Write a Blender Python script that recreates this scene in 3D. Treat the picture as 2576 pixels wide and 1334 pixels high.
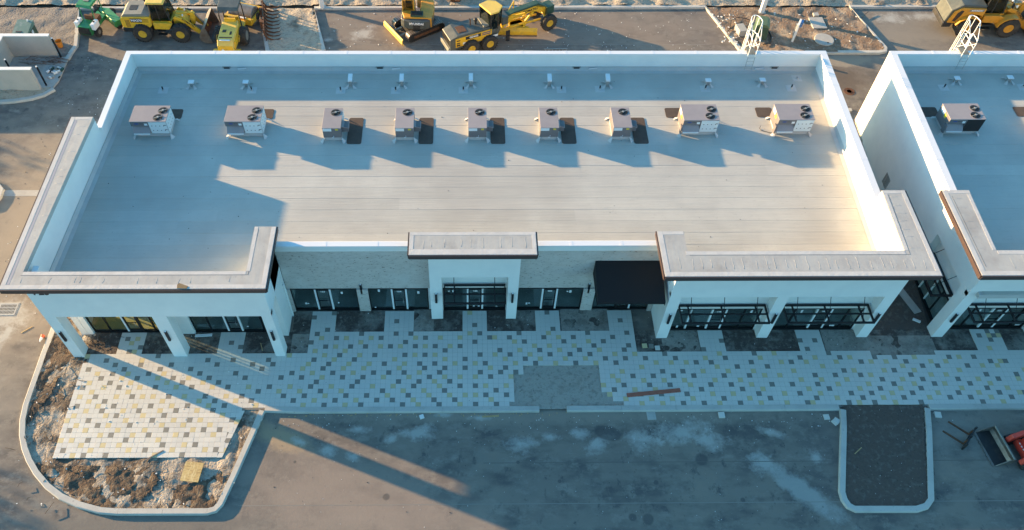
import bpy, math, random
from mathutils import Vector, Matrix, noise
for o in list(bpy.data.objects): bpy.data.objects.remove(o)
S = bpy.context.scene
COL = S.collection
PI = math.pi
R = math.radians
# ------------------------------------------------------------------ camera
a, b, c = R(53.095), R(-1.13), R(-.727)
R0 = Vector((math.cos(b), math.sin(b), 0)); F0 = Vector((-math.sin(b), math.cos(b), 0)); ZV = Vector((0, 0, 1))
FW = F0*math.cos(a) - ZV*math.sin(a); UP = F0*math.sin(a) + ZV*math.cos(a)
RT = R0*math.cos(c) - UP*math.sin(c); UQ = R0*math.sin(c) + UP*math.cos(c)
cam = bpy.data.objects.new('camera', bpy.data.cameras.new('camera')); COL.objects.link(cam)
M = Matrix((RT, UQ, -FW)).transposed().to_4x4(); M.translation = Vector((.037, -24.819, 41.987))
cam.matrix_world = M
cam.data.sensor_width = 36; cam.data.lens = 2049.356/2576*36; cam.data.shift_x = (1288-1194.439)/2576
cam.data.clip_end = 2000; cam.data.clip_start = .5
S.camera = cam
# ------------------------------------------------------------------ light
SUN_EL, SUN_AZ = R(10.1), R(22.4)          # light travels towards (cos az, -sin az)
LD = Vector((math.cos(SUN_EL)*math.cos(SUN_AZ), -math.cos(SUN_EL)*math.sin(SUN_AZ), -math.sin(SUN_EL)))
w = bpy.data.worlds.new('World'); S.world = w; w.use_nodes = True
nt = w.node_tree; nt.nodes.clear()
sky = nt.nodes.new('ShaderNodeTexSky'); sky.sky_type = 'NISHITA'; sky.sun_disc = False
sky.sun_elevation = SUN_EL; sky.sun_rotation = math.atan2(-LD.x, -LD.y)
sky.air_density = 1.0; sky.dust_density = .6; sky.ozone_density = 2.2
bg = nt.nodes.new('ShaderNodeBackground'); bg.inputs[1].default_value = .13
wo = nt.nodes.new('ShaderNodeOutputWorld')
tint = nt.nodes.new('ShaderNodeMix'); tint.data_type = 'RGBA'; tint.blend_type = 'MULTIPLY'; tint.inputs['Factor'].default_value = 1
tint.inputs['B'].default_value = (.57, .94, 1.0, 1)       # cool white balance of the whole sky
nt.links.new(sky.outputs[0], tint.inputs['A']); nt.links.new(tint.outputs['Result'], bg.inputs[0]); nt.links.new(bg.outputs[0], wo.inputs[0])
sd = bpy.data.lights.new('sun', 'SUN'); sd.energy = 5.0; sd.angle = R(.53); sd.color = (1, .64, .30)
so = bpy.data.objects.new('sun', sd); COL.objects.link(so)
so.rotation_euler = LD.to_track_quat('-Z', 'Y').to_euler(); so.location = (-60, 30, 40)
S.view_settings.view_transform = 'Standard'; S.view_settings.look = 'None'
S.view_settings.gamma = 1; S.view_settings.use_curve_mapping = False
S.view_settings.exposure = 1.85
S.render.engine = 'CYCLES'
# ------------------------------------------------------------------ mesh helpers
class MB:
    def __init__(s): s.v = []; s.f = []; s.m = []; s.T = None
    def add(s, vs, fs, mi=0):
        n = len(s.v)
        if s.T is not None: vs = [s.T @ Vector(p) for p in vs]
        s.v += [tuple(p) for p in vs]
        for f in fs: s.f.append([i+n for i in f]); s.m.append(mi)
        return s
    def box(s, x0, x1, y0, y1, z0, z1, mi=0, ch=0):
        if x0 > x1: x0, x1 = x1, x0
        if y0 > y1: y0, y1 = y1, y0
        if z0 > z1: z0, z1 = z1, z0
        if not ch:
            vs = [(x, y, z) for z in (z0, z1) for y in (y0, y1) for x in (x0, x1)]
            return s.add(vs, [(0, 2, 3, 1), (4, 5, 7, 6), (0, 1, 5, 4), (2, 6, 7, 3), (0, 4, 6, 2), (1, 3, 7, 5)], mi)
        h = ch
        def ring(z, i): return [(x0+i, y0+h*(i == 0), z)] if 0 else [
            (x0+h+i, y0+i, z), (x1-h-i, y0+i, z), (x1-i, y0+h+i, z), (x1-i, y1-h-i, z), (x1-h-i, y1-i, z), (x0+h+i, y1-i, z), (x0+i, y1-h-i, z), (x0+i, y0+h+i, z)]
        vs = ring(z0, 0)+ring(z1-h, 0)+ring(z1, h*.8)
        fs = [tuple(range(7, -1, -1)), tuple(range(16, 24))]
        for L in (0, 8):
            for k in range(8): fs.append((L+k, L+(k+1) % 8, L+8+(k+1) % 8, L+8+k))
        return s.add(vs, fs, mi)
    def prism(s, pts, lo, hi, axis='z', mi=0):
        def P(p, t):
            if axis == 'z': return (p[0], p[1], t)
            if axis == 'y': return (p[0], t, p[1])
            return (t, p[0], p[1])
        n = len(pts)
        A = sum(pts[i][0]*pts[(i+1) % n][1]-pts[(i+1) % n][0]*pts[i][1] for i in range(n))
        if (A < 0) != (axis == 'y'): pts = pts[::-1]
        vs = [P(p, lo) for p in pts]+[P(p, hi) for p in pts]
        fs = [tuple(range(n-1, -1, -1)), tuple(range(n, 2*n))]+[(i, (i+1) % n, n+(i+1) % n, n+i) for i in range(n)]
        return s.add(vs, fs, mi)
    def tube(s, pts, r, n=6, mi=0, r2=None, cap=True):
        pts = [Vector(p) for p in pts]; k = len(pts); vs = []; fs = []
        for i, p in enumerate(pts):
            d = (pts[min(i+1, k-1)]-pts[max(i-1, 0)]).normalized()
            u = d.cross(ZV if abs(d.z) < .9 else Vector((1, 0, 0))).normalized(); q = d.cross(u)
            rr = r if r2 is None else r+(r2-r)*i/(k-1)
            for j in range(n):
                t = 2*PI*j/n; vs.append(p+u*rr*math.cos(t)+q*rr*math.sin(t))
        for i in range(k-1):
            for j in range(n): fs.append((i*n+j, i*n+(j+1) % n, (i+1)*n+(j+1) % n, (i+1)*n+j))
        if cap: fs += [tuple(range(n-1, -1, -1)), tuple(range((k-1)*n, k*n))]
        return s.add(vs, fs, mi)
    def lathe(s, prof, n, ctr=(0, 0, 0), axis='z', mi=0):
        # prof: (radius, t) along axis; closed ends when radius 0
        vs = []; fs = []; k = len(prof)
        for r_, t in prof:
            for j in range(n):
                q = 2*PI*j/n; x, y = r_*math.cos(q), r_*math.sin(q)
                p = {'z': (x, y, t), 'y': (x, t, y), 'x': (t, x, y)}[axis]
                vs.append((p[0]+ctr[0], p[1]+ctr[1], p[2]+ctr[2]))
        for i in range(k-1):
            for j in range(n): fs.append((i*n+j, i*n+(j+1) % n, (i+1)*n+(j+1) % n, (i+1)*n+j))
        fs += [tuple(range(n-1, -1, -1)), tuple(range((k-1)*n, k*n))]
        return s.add(vs, fs, mi)
    def build(s, name, mats, parent=None, smooth=False, bevel=0, fixn=False):
        me = bpy.data.meshes.new(name); me.from_pydata(s.v, [], s.f)
        if not isinstance(mats, (list, tuple)): mats = [mats]
        for m in mats: me.materials.append(m)
        if len(mats) > 1: me.polygons.foreach_set('material_index', s.m)
        if fixn:
            import bmesh
            bm = bmesh.new(); bm.from_mesh(me); bmesh.ops.recalc_face_normals(bm, faces=bm.faces); bm.to_mesh(me); bm.free()
        if smooth: me.polygons.foreach_set('use_smooth', [True]*len(me.polygons))
        me.update()
        o = bpy.data.objects.new(name, me); COL.objects.link(o)
        if parent: o.parent = parent
        if bevel:
            bv = o.modifiers.new('bevel', 'BEVEL'); bv.width = bevel; bv.segments = 1; bv.limit_method = 'ANGLE'
        return o
def box(name, mat, parent, *a_, **k):
    return MB().box(*a_, ch=k.pop('ch', 0)).build(name, mat, parent, **k)
def tag(o, label, cat, group=None):
    o['label'] = label; o['category'] = cat
    if group: o['group'] = group
    return o
def thing(name, label, cat, loc=(0, 0, 0), rz=0, group=None):
    o = bpy.data.objects.new(name, None); o.empty_display_size = .2; COL.objects.link(o)
    o.location = loc; o.rotation_euler = (0, 0, rz)
    return tag(o, label, cat, group)
def struct(o): o['kind'] = 'structure'; return o
KIDS = {}
def dup(o, parent=None, depth=0):
    c_ = o.copy(); COL.objects.link(c_)
    if parent: c_.parent = parent
    for ch in [q for q in bpy.data.objects if q.parent == o]: dup(ch, c_, depth+1)
    return c_
def text(name, body, size, mat, parent, M4, ext=.004, bold=.0):
    cu = bpy.data.curves.new(name, 'FONT'); cu.body = body; cu.size = size; cu.extrude = ext; cu.offset = bold
    cu.align_x = 'CENTER'; cu.align_y = 'CENTER'; cu.resolution_u = 2
    t = bpy.data.objects.new('t', cu); COL.objects.link(t)
    dg = bpy.context.evaluated_depsgraph_get(); me = bpy.data.meshes.new_from_object(t.evaluated_get(dg))
    bpy.data.objects.remove(t); me.materials.clear(); me.materials.append(mat); me.name = name
    o = bpy.data.objects.new(name, me); COL.objects.link(o); o.parent = parent; o.matrix_local = M4
    return o
def frontM(x, y, z):   # lettering on a face looking to -Y
    return Matrix.Translation((x, y, z)) @ Matrix.Rotation(PI/2, 4, 'X')
def sideM(x, y, z):    # lettering on a face looking to local -Y (same)
    return frontM(x, y, z)
# ------------------------------------------------------------------ materials
def mat(name, col, rough=.8, metal=0, layers=(), bump=None, spec=.5, coords='Position', alpha=None):
    """layers: (scale, lo, hi, colour, detail, (sx,sy,sz), roughness) : noise masks mixed over the base"""
    m = bpy.data.materials.new(name); m.use_nodes = True; t = m.node_tree; N = t.nodes; L = t.links
    p = N['Principled BSDF']; p.inputs['Roughness'].default_value = rough; p.inputs['Metallic'].default_value = metal
    p.inputs['Specular IOR Level'].default_value = spec
    p.inputs['Base Color'].default_value = (*col, 1)
    m.diffuse_color = (*col, 1)
    if layers or bump:
        if coords == 'Position': g = N.new('ShaderNodeNewGeometry').outputs['Position']
        else: g = N.new('ShaderNodeTexCoord').outputs['Object']
        def noi(sc, det, st, ro=.6):
            mp = N.new('ShaderNodeMapping'); mp.inputs['Scale'].default_value = st
            L.new(g, mp.inputs[0]); n = N.new('ShaderNodeTexNoise'); n.inputs['Scale'].default_value = sc
            n.inputs['Detail'].default_value = det; n.inputs['Roughness'].default_value = ro
            L.new(mp.outputs[0], n.inputs['Vector']); return n.outputs['Fac']
        cur = None
        for ly in layers:
            sc, lo, hi, co = ly[:4]; det = ly[4] if len(ly) > 4 else 4; st = ly[5] if len(ly) > 5 else (1, 1, 1)
            ro = ly[6] if len(ly) > 6 else .6
            f = noi(sc, det, st, ro)
            mr = N.new('ShaderNodeMapRange'); mr.inputs['From Min'].default_value = lo; mr.inputs['From Max'].default_value = hi
            L.new(f, mr.inputs['Value'])
            mx = N.new('ShaderNodeMix'); mx.data_type = 'RGBA'
            L.new(mr.outputs[0], mx.inputs['Factor'])
            if cur is None: mx.inputs['A'].default_value = (*col, 1)
            else: L.new(cur, mx.inputs['A'])
            mx.inputs['B'].default_value = (*co, 1); cur = mx.outputs['Result']
        if cur is not None: L.new(cur, p.inputs['Base Color'])
        m['cur'] = 1
        if bump:
            hs = None
            for bsc, bst, bd in bump:
                f = noi(bsc, 3, bst)
                ml = N.new('ShaderNodeMath'); ml.operation = 'MULTIPLY'; ml.inputs[1].default_value = bd; L.new(f, ml.inputs[0])
                if hs is None: hs = ml.outputs[0]
                else:
                    ad = N.new('ShaderNodeMath'); L.new(hs, ad.inputs[0]); L.new(ml.outputs[0], ad.inputs[1]); hs = ad.outputs[0]
            bp = N.new('ShaderNodeBump'); bp.inputs['Distance'].default_value = 1; bp.inputs['Strength'].default_value = 1
            L.new(hs, bp.inputs['Height']); L.new(bp.outputs[0], p.inputs['Normal'])
    return m
def rnd_tint(m, amt=.12):
    """per-object brightness change"""
    t = m.node_tree; N = t.nodes; L = t.links; p = N['Principled BSDF']; s_ = p.inputs['Base Color']
    oi = N.new('ShaderNodeObjectInfo'); mr = N.new('ShaderNodeMapRange'); mr.inputs['To Min'].default_value = 1-amt; mr.inputs['To Max'].default_value = 1+amt
    L.new(oi.outputs['Random'], mr.inputs['Value'])
    hs = N.new('ShaderNodeHueSaturation'); L.new(mr.outputs[0], hs.inputs['Value'])
    if s_.links: L.new(s_.links[0].from_socket, hs.inputs['Color'])
    else: hs.inputs['Color'].default_value = s_.default_value
    L.new(hs.outputs[0], s_); return m
W_ = (1, 1, 1)
stucco = mat('stucco', (.74, .735, .71), .85, layers=[(.9, .4, .75, (.68, .68, .665), 5), (.35, .5, .8, (.78, .77, .74), 3)], bump=[(30, W_, .0015)])
stucco_beige = mat('grey_stucco', (.46, .43, .38), .9, layers=[(1.2, .4, .7, (.40, .38, .34), 4)], bump=[(30, W_, .0015)])
coping_m = mat('coping_metal', (.74, .74, .75), .45, .1)
membrane = rnd_tint(mat('roof_membrane', (.46, .45, .405), .7, layers=[(.5, .35, .7, (.41, .40, .365), 5), (3, .60, .78, (.35, .34, .31), 6, (1, 3, 1)), (.16, .48, .68, (.38, .365, .33), 3), (11, .70, .78, (.28, .26, .23), 3)], bump=[(1.2, (.35, 5, 1), .012), (9, (1, 1, 1), .001)]), .05)
cap_m = mat('cap_membrane', (.42, .41, .385), .75, layers=[(.8, .4, .7, (.36, .345, .325), 5), (6, .6, .8, (.30, .285, .27), 5), (.5, .55, .75, (.30, .28, .26), 4)], bump=[(1.6, (1.6, .5, 1), .010), (5, (1, .3, 1), .003)])
flash_m = mat('flashing_membrane', (.47, .465, .45), .7, layers=[(1, .4, .7, (.42, .41, .40), 4)], bump=[(4, W_, .01)])
fascia_m = mat('brown_fascia', (.075, .05, .045), .45, .2)
stone = mat('split_stone', (.52, .47, .43), .9, layers=[(2.2, .42, .72, (.44, .395, .36), 5, (1, 1, 3)), (5.5, .615, .66, (.17, .14, .12), 3, (1, 1, 3.0)), (1.0, .5, .8, (.55, .52, .49), 3)], bump=[(9, (1, 1, 3), .02)])
black = mat('black_metal', (.012, .012, .016), .45, .3)
blackcloth = mat('black_fabric', (.006, .006, .008), .9, bump=[(60, W_, .001)])
alum = mat('dark_bronze', (.02, .02, .022), .4, .4)
film = mat('white_film', (.7, .72, .72), .5)
whitep = mat('white_paint', (.8, .8, .78), .5)
letter_w = mat('white_vinyl', (.8, .8, .8), .5)
letter_k = mat('black_letter', (.01, .01, .012), .5)
galv = mat('galvanized', (.36, .36, .34), .5, .4)
rtu_top = rnd_tint(mat('unit_paint', (.30, .265, .265), .55, layers=[(1.4, .4, .7, (.27, .24, .245), 4)]), .04)
rtu_side = mat('unit_panel', (.165, .15, .15), .55, layers=[(1.4, .4, .7, (.15, .135, .14), 4)])
rtu_white = mat('protective_panel', (.62, .66, .66), .5)
pad_m = mat('rubber_mat', (.095, .07, .055), .95, bump=[(40, W_, .004)], layers=[(3, .4, .7, (.075, .055, .045), 5)])
fan_m = mat('fan_black', (.008, .008, .009), .6)
glassm = bpy.data.materials.new('storefront_glass'); glassm.use_nodes = True
def mkglass(m, tint, k):
    t = m.node_tree; t.nodes.clear(); N = t.nodes; L = t.links
    tr = N.new('ShaderNodeBsdfTransparent'); tr.inputs[0].default_value = (*tint, 1)
    gl = N.new('ShaderNodeBsdfGlossy'); gl.inputs['Roughness'].default_value = .03; gl.inputs['Color'].default_value = (.9, 1, .98, 1)
    fr = N.new('ShaderNodeLayerWeight'); fr.inputs[0].default_value = .5
    pw = N.new('ShaderNodeMath'); pw.operation = 'POWER'; pw.inputs[1].default_value = 4.5; L.new(fr.outputs['Facing'], pw.inputs[0])
    mu = N.new('ShaderNodeMath'); mu.operation = 'MULTIPLY_ADD'; mu.inputs[1].default_value = .7; mu.inputs[2].default_value = k; L.new(pw.outputs[0], mu.inputs[0])
    mx = N.new('ShaderNodeMixShader'); L.new(mu.outputs[0], mx.inputs[0]); L.new(tr.outputs[0], mx.inputs[1]); L.new(gl.outputs[0], mx.inputs[2])
    o = N.new('ShaderNodeOutputMaterial'); L.new(mx.outputs[0], o.inputs[0])
mkglass(glassm, (.86, .92, .91), .07)
cabglass = bpy.data.materials.new('cab_glass'); cabglass.use_nodes = True; mkglass(cabglass, (.30, .36, .33), .06)
concrete = mat('concrete', (.40, .39, .36), .9, layers=[(1.5, .4, .7, (.34, .33, .30), 5), (12, .6, .75, (.28, .27, .25), 4)], bump=[(30, W_, .001)])
kerb_m = mat('kerb_concrete', (.47, .455, .41), .9, layers=[(1.0, .45, .7, (.40, .385, .35), 6), (7, .62, .75, (.30, .28, .25), 4)])
T1 = mat('pale_tile', (.60, .58, .52), .6, layers=[(.6, .4, .7, (.55, .535, .49), 5), (8, .68, .8, (.36, .34, .30), 6)])
T2 = mat('grey_tile', (.20, .195, .17), .6, layers=[(8, .66, .8, (.22, .21, .19), 6)])
T3 = mat('yellow_tile', (.56, .465, .26), .6, layers=[(8, .68, .8, (.36, .30, .20), 6)])
for q in (T1, T2, T3): rnd_tint(q, .05)
SAND = (.43, .38, .31); SOIL = (.10, .076, .058)
def soilmat(name, lo, hi, extra=(), sand=SAND, soil=SOIL):
    return mat(name, soil, .95, layers=[(.55, lo, hi, sand, 8, W_, .65), (3.5, .52, .66, tuple(x*.72 for x in sand), 6)]+list(extra)+[(6, .60, .72, tuple(x*.5 for x in soil), 5), (14, .73, .78, (.35, .32, .27), 3)], bump=[(7, W_, .10), (22, W_, .03)])
dirt_island = soilmat('island_dirt', .42, .58)
dirt_bed = soilmat('bed_dirt', .47, .60, sand=(.23, .21, .18), soil=(.075, .058, .05))
dirt_back = soilmat('back_dirt', .30, .46, sand=(.44, .37, .28), soil=(.16, .115, .08))
bed_sandy = soilmat('sandy_bed', .34, .50, sand=(.30, .27, .23), soil=(.15, .12, .10))
dirt_soil = soilmat('topsoil', .66, .85, sand=(.19, .165, .14), soil=(.10, .075, .062))
dirt_mid = soilmat('sandy_screed', .3, .45, sand=(.37, .34, .29), soil=(.28, .25, .20))
dirt_brown = soilmat('brown_topsoil', .60, .78, sand=(.22, .18, .13), soil=(.095, .066, .046))
yellow = mat('machine_yellow', (.74, .43, .025), .45, layers=[(2.5, .5, .75, (.45, .30, .05), 5), (14, .64, .74, (.25, .17, .06), 4)], coords='Object')
yroof = mat('sunfaded_yellow', (.74, .50, .10), .6, layers=[(2.5, .5, .75, (.60, .42, .12), 5)], coords='Object')
orange = mat('machine_orange', (.60, .27, .025), .45, layers=[(2.5, .5, .75, (.42, .20, .03), 5), (14, .64, .74, (.22, .12, .04), 4)], coords='Object')
dgrey = mat('machine_grey', (.07, .08, .075), .5, layers=[(2, .45, .7, (.11, .115, .10), 5)], coords='Object')
lgrey = mat('dusty_grey', (.22, .22, .19), .65, layers=[(2, .45, .7, (.17, .17, .15), 5)], coords='Object')
mblack = mat('machine_black', (.02, .02, .021), .55, layers=[(3, .5, .75, (.055, .048, .04), 5)], coords='Object')
rubber = mat('tyre_rubber', (.028, .027, .027), .85, layers=[(3, .45, .75, (.075, .065, .053), 6)], coords='Object')
steel = mat('worn_steel', (.23, .21, .19), .45, .5, layers=[(2, .4, .7, (.15, .11, .08), 6)], coords='Object')
rust = mat('rusty_steel', (.13, .055, .025), .8, layers=[(3, .45, .7, (.06, .03, .02), 6), (9, .6, .7, (.22, .11, .05), 4)], coords='Object')
rimy = mat('rim_yellow', (.62, .38, .03), .5, layers=[(4, .5, .7, (.35, .20, .04), 5)], coords='Object')
green = mat('machine_green', (.035, .24, .08), .45, layers=[(2, .5, .7, (.05, .18, .08), 4)], coords='Object')
dkgreen = mat('cabinet_green', (.03, .075, .05), .5, layers=[(2, .5, .75, (.07, .11, .08), 4)], coords='Object')
redm = mat('machine_red', (.55, .05, .03), .45)
wood = mat('bare_wood', (.45, .32, .16), .8, layers=[(3, .45, .65, (.34, .23, .11), 5, (1, 8, 1))])
redwood = mat('red_board', (.36, .12, .08), .8, layers=[(3, .45, .65, (.24, .08, .05), 5, (1, 12, 1))])
blue = mat('blue_plastic', (.08, .2, .45), .5)
foam = mat('white_debris', (.7, .7, .68), .8)
yint = mat('sunlit_yellow_board', (.55, .44, .16), .8)  # board yellow with the warm sunlight inside shop one put into the colour
intw = mat('interior_grey', (.20, .22, .22), .9)
TILE_ROWS = """
.......................................y....d....y....d...d....d.....d...y...d....d....d...d...d...d.....y...d...y...d...y...y....y...y....d....y...y...d...d.....d.....y....y...y....d
....y.d...d........y....d.........y....................................................................................................................................................
..d....y......y..d....y.....y.d.......................................................................d........................................................y.....d.................
.....y...y..y.......d...y.d............y...d...y...y....y...d....d...d.....y...d....y.....y.....y.........y....d....y...y...y...y......y....y....d...d...y...............y...y...y.....
.y.y..d......d.....y..............................................................................................................................................d....................
........y.d...y..d....y.d....y..d......................................................d.....y......d.......................................................y.........y..............d.
..d..y.....y....y...d....y.d..d.....d...d....y....d...d...d...y...d...d....y...y..........................d...y...y....y....y...d...y......d...y...d...y..................d...y........
...y...d.y...d.....y...y....y.......................................................d.....y......y.............................................................y..................y....
.y...d......y....d...y..d.y.....d....................................................................d.................................y..................d..........y................y
..y.....y.d....y...d..........y.........y....................y...............................d...........d........................................y........................y...........
....y..d...y..d...y..d...y..d.........................................................d..........y.....................................................................................
..d...y..d...y..d...y..d...y..d.....y........y...d...y..d.......d..y...d...y..d...d.......d...................y...y...d...d..y...d...y....y...dy......d.y..d...y....d...........d...y..
....y..d..........y......y..d...y..d.......d...y...d...y...d..d...y...d...d......y............d.....y......y....y...y...y.....d....y...d........d...y....d...y...d....y...d...d...y...d
..y..d...y..d.y.y..d..y...d...y..d.......d...d...y...d...d...y...d...y...y..y.y.d...d...................y.....d...d....d....y...y....d....y..d...y.....d...d...y...d....y...d...y...d..
....y......y........................d...y...y...d...y.......d...y...y...d.........d.....y................d...y...y........d.......d...y........y...d.....y...d...y...d.......y....d...y
..d...y..d...y..d...y..d...y..d...y...d...y...d...y...d...y...y...d....y...d..d.y...y........d....d....y...d....d...d...y...d...d...y...d...d....d...y.....y....d...y...d.y....d...y...
...y...d...y......y..d...y..d..................d.......d.......d...d..y..d................................y....y...y...y.....y....y...........y...y....y......d...y...d......d...y...d.
.....d...y..d...y..d..y...d......d......d...d...y...d...d...y....y...d..y..y..y..d...y....d..............y...d...d...d...d.....d....d..y..y......d...d....d.y.......d...y..y.......d...
....y..d..y...d..y......d......d..........d...y...d...y...d..d..d..y...d.......d...d..d....................y.......d...d...y....y....y.......y.........d.y.....y.d...y........y........
..d......d......d.....d.............d.......y...d...y...y......y....d...d...d....y..d..........................y..............y...d.....d..........y...............y...d..d.....d..y..y
.......d....d.....d........d......d...d......y...d...y...y..d...y..d..d...y...y.d.....y...d...y...d...y...d.......y..y..y.d..d.......d.....y.d..y.....y....d.y..y...d....y..y........d.
.....d......y............d....d......d........d...y...d.......y.........y...d.......y...d..y....y...y...d...d...d.....d.....y...d......y.......d..y....d.y....d...d...y......d.y..d....
.y.............d.........................y......y..d...y..d.....d.y.d.y........d..y..d...y...d...d...d....y...y.....d..........y......d...y..........d.................................
.........dy........y..........................y.....y...................d..........d...y...d...y...d...y....d...............d....................d....................................y
....d......d...........d.......d...d............d.y..d..d..y.d.y..d.y.d..y.d..............y..y....y...d......d..........y..................................d...d....y....d....d...d....
d........y...................d.........d.....d.........y........d.............d.......y.d.......d....y..d..........y............d...y...y.......d..d...y...............................
........d.y...y....d...........................y..d.y....y.d......y.d..y...y.....dy..d......d..y..d.......d................d................y........................................d.
.......................y........d.........d...d........d......d..d...........y.d.......d.....y.......d.......d........d...................................y...y...y...d...y...d........
.d.........................y.........y..........d.............................................d..................d............y....y.....y.....d....d.............................d....
.....d...y....y...y.................................y.....d..........y....y...d...d.....................d................y............................................................d
........................d.....y...d......d....................d...........................y......y..........d.......d..................................y...d...y...d...y.....y.........
y............................................d.........d..........y..................d......................................y...d...y....d...d....y..............................y.....
....d.....y.....d...d................y...........d.........y..........d......y...............d.........y.......d.....................................................................y.
........................d.....y..........y.....................d.................y.......d.......d.........d.........y...y............................y...d...d...d....d....y..........
""".split()
# ------------------------------------------------------------------ ground and asphalt
def asphalt_mat():
    m = mat('asphalt', (.165, .146, .127), .9, layers=[
        (.11, .40, .62, (.225, .192, .155), 5), (.35, .44, .64, (.105, .095, .088), 7, (1, 2.2, 1)), (1.4, .50, .62, (.20, .178, .15), 8, (1, 1.3, 1), .72), (.9, .58, .66, (.10, .092, .086), 7, (1.6, 1, 1), .7),
        (.8, .55, .72, (.25, .225, .19), 8, (1, 1.6, 1), .7), (3.5, .66, .74, (.33, .31, .27), 8, W_, .75), (2.2, .66, .76, (.08, .075, .07), 5),
        (10, .70, .78, (.40, .38, .34), 4)], bump=[(40, W_, .004), (6, W_, .006)])
    t = m.node_tree; N = t.nodes; L = t.links; p = N['Principled BSDF']; s_ = p.inputs['Base Color']
    geo = N.new('ShaderNodeNewGeometry').outputs['Position']
    nz = N.new('ShaderNodeTexNoise'); nz.inputs['Scale'].default_value = 1.5; nz.inputs['Detail'].default_value = 8; nz.inputs['Roughness'].default_value = .72; L.new(geo, nz.inputs['Vector'])
    nz2 = N.new('ShaderNodeTexNoise'); nz2.inputs['Scale'].default_value = .5; nz2.inputs['Detail'].default_value = 4; L.new(geo, nz2.inputs['Vector'])
    def blob(cx, cy, rx, ry, rot, col, soft=.35, amp=1.6, amount=1.0, fine=True):
        mp = N.new('ShaderNodeMapping'); mp.vector_type = 'TEXTURE'
        mp.inputs['Location'].default_value = (cx, cy, 0); mp.inputs['Rotation'].default_value = (0, 0, R(rot)); mp.inputs['Scale'].default_value = (rx, ry, 1e3)
        L.new(geo, mp.inputs[0])
        ln = N.new('ShaderNodeVectorMath'); ln.operation = 'LENGTH'; L.new(mp.outputs[0], ln.inputs[0])
        ad = N.new('ShaderNodeMath'); ad.operation = 'MULTIPLY_ADD'; L.new((nz if fine else nz2).outputs['Fac'], ad.inputs[0]); ad.inputs[1].default_value = amp; L.new(ln.outputs['Value'], ad.inputs[2])
        mr = N.new('ShaderNodeMapRange'); L.new(ad.outputs[0], mr.inputs['Value'])
        mr.inputs['From Min'].default_value = 1+amp*.5; mr.inputs['From Max'].default_value = 1+amp*.5-soft
        mr.inputs['To Min'].default_value = 0; mr.inputs['To Max'].default_value = amount
        mx = N.new('ShaderNodeMix'); mx.data_type = 'RGBA'; L.new(mr.outputs[0], mx.inputs['Factor'])
        L.new(s_.links[0].from_socket, mx.inputs['A']); mx.inputs['B'].default_value = (*col, 1); L.new(mx.outputs['Result'], s_)
    tan = (.26, .225, .18); lime = (.42, .41, .37); dk = (.075, .07, .068)
    blob(-29, 10, 6, 14, 0, (.29, .245, .19), .8, 1.4, .85, False)
    blob(-29, -3, 4, 6, 0, (.27, .235, .19), .7, 1.2, .7, False)
    blob(-6, -9, 12, 4, -15, (.27, .22, .18), .8, 1.4, .8, False)
    blob(5, 31, 26, 3.5, 0, (.22, .175, .14), .8, 1.2, .7, False)
    blob(37, 31, 9, 4, 0, (.24, .21, .17), .7, 1.2, .7, False)
    blob(-23, 31, 7, 3, 0, (.17, .16, .15), .8, 1.2, .6, False)
    blob(4, -3.9, 20, .75, 0, tan, .7, 1.5, .85)
    blob(-10.2, -5.2, 2.4, .9, -22, (.34, .26, .17), .6, 1.6, .9)
    blob(-17, -10.0, 9, .55, 0, (.16, .145, .125), .5, 1.2, .8)
    blob(28, -5.0, 4.0, 2.0, 0, (.25, .24, .21), 1.0, 1.5, .8)
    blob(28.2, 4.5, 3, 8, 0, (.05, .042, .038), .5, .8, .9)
    blob(28, 25, 5, 2.8, 0, (.11, .085, .065), .5, .9, .9)
    blob(30.6, 27.2, 2.4, .9, 8, (.26, .225, .175), .3, 1.2, .95)
    for x, y, rx, ry, ro in ((-5.9, -4.7, .75, .3, 0), (-2.6, -4.9, 1.1, .55, 10), (-4.1, -5.3, .6, .3, 20), (-1.2, -3.8, .6, .2, 0), (.8, -4.0, .8, .2, 0), (-9.2, -5.4, .6, .25, -20),
                             (-6.2, -6.3, .55, .3, -20), (-7.6, -5.9, .7, .5, -20), (9.9, -5.4, 1.3, .8, 0), (12.2, -4.9, 2.2, .8, 10), (13.5, -5.4, 1.2, .7, -10), (17.1, -5.0, 1.0, .35, -20),
                             (16.4, -6.8, 1.0, .7, 10), (3.0, -5.6, 1.2, .6, 0), (4.9, -5.2, .7, .3, 0), (6.5, -5.0, .8, .4, 0), (7.4, -5.6, 1.1, .5, 30), (19.4, -6.5, .4, .5, 0),
                             (-8.2, 30.6, 1.2, 1.0, 40), (-11.1, 29.8, .5, .3, 0), (36.0, 32.7, 1.6, .8, 0), (39.5, 33.0, 2.6, .7, 0), (-28.0, 3.0, 1.5, 1.4, 0), (-27.8, 1.4, .5, 1.6, -20), (-25.5, 18, .9, .35, 50), (-25.2, 21, .8, .25, 50)):
        blob(x, y, rx, ry, ro, lime, .8, 3.0, .75)
    blob(18.1, -8.4, 3.0, .75, -42, (.34, .34, .31), .5, 1.6, .8)
    blob(8.0, -5.0, .9, .5, -15, dk, .2, .6, .7); blob(29.7, 30, 0.1, .1, 0, dk)
    for x, y, rr in ((2.9, -6.7, .12), (5.1, -7.8, .12), (9.6, -9.9, .35), (8.8, -9.8, .25), (-4.2, -8.6, .22), (13, -6.6, .4), (14.8, -8.9, .15), (10.3, -7.9, .15), (-9.3, -6.6, .1)):
        blob(x, y, rr, rr, 0, dk, .3, .6, .7)
    return m
asph = asphalt_mat()
earth = mat('far_earth', (.30, .25, .19), .95, layers=[(.05, .4, .7, (.22, .19, .14), 5)])
g = MB(); g.add([(-900, -900, -.45), (900, -900, -.45), (900, 900, -.45), (-900, 900, -.45)], [(0, 1, 2, 3)])
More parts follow.
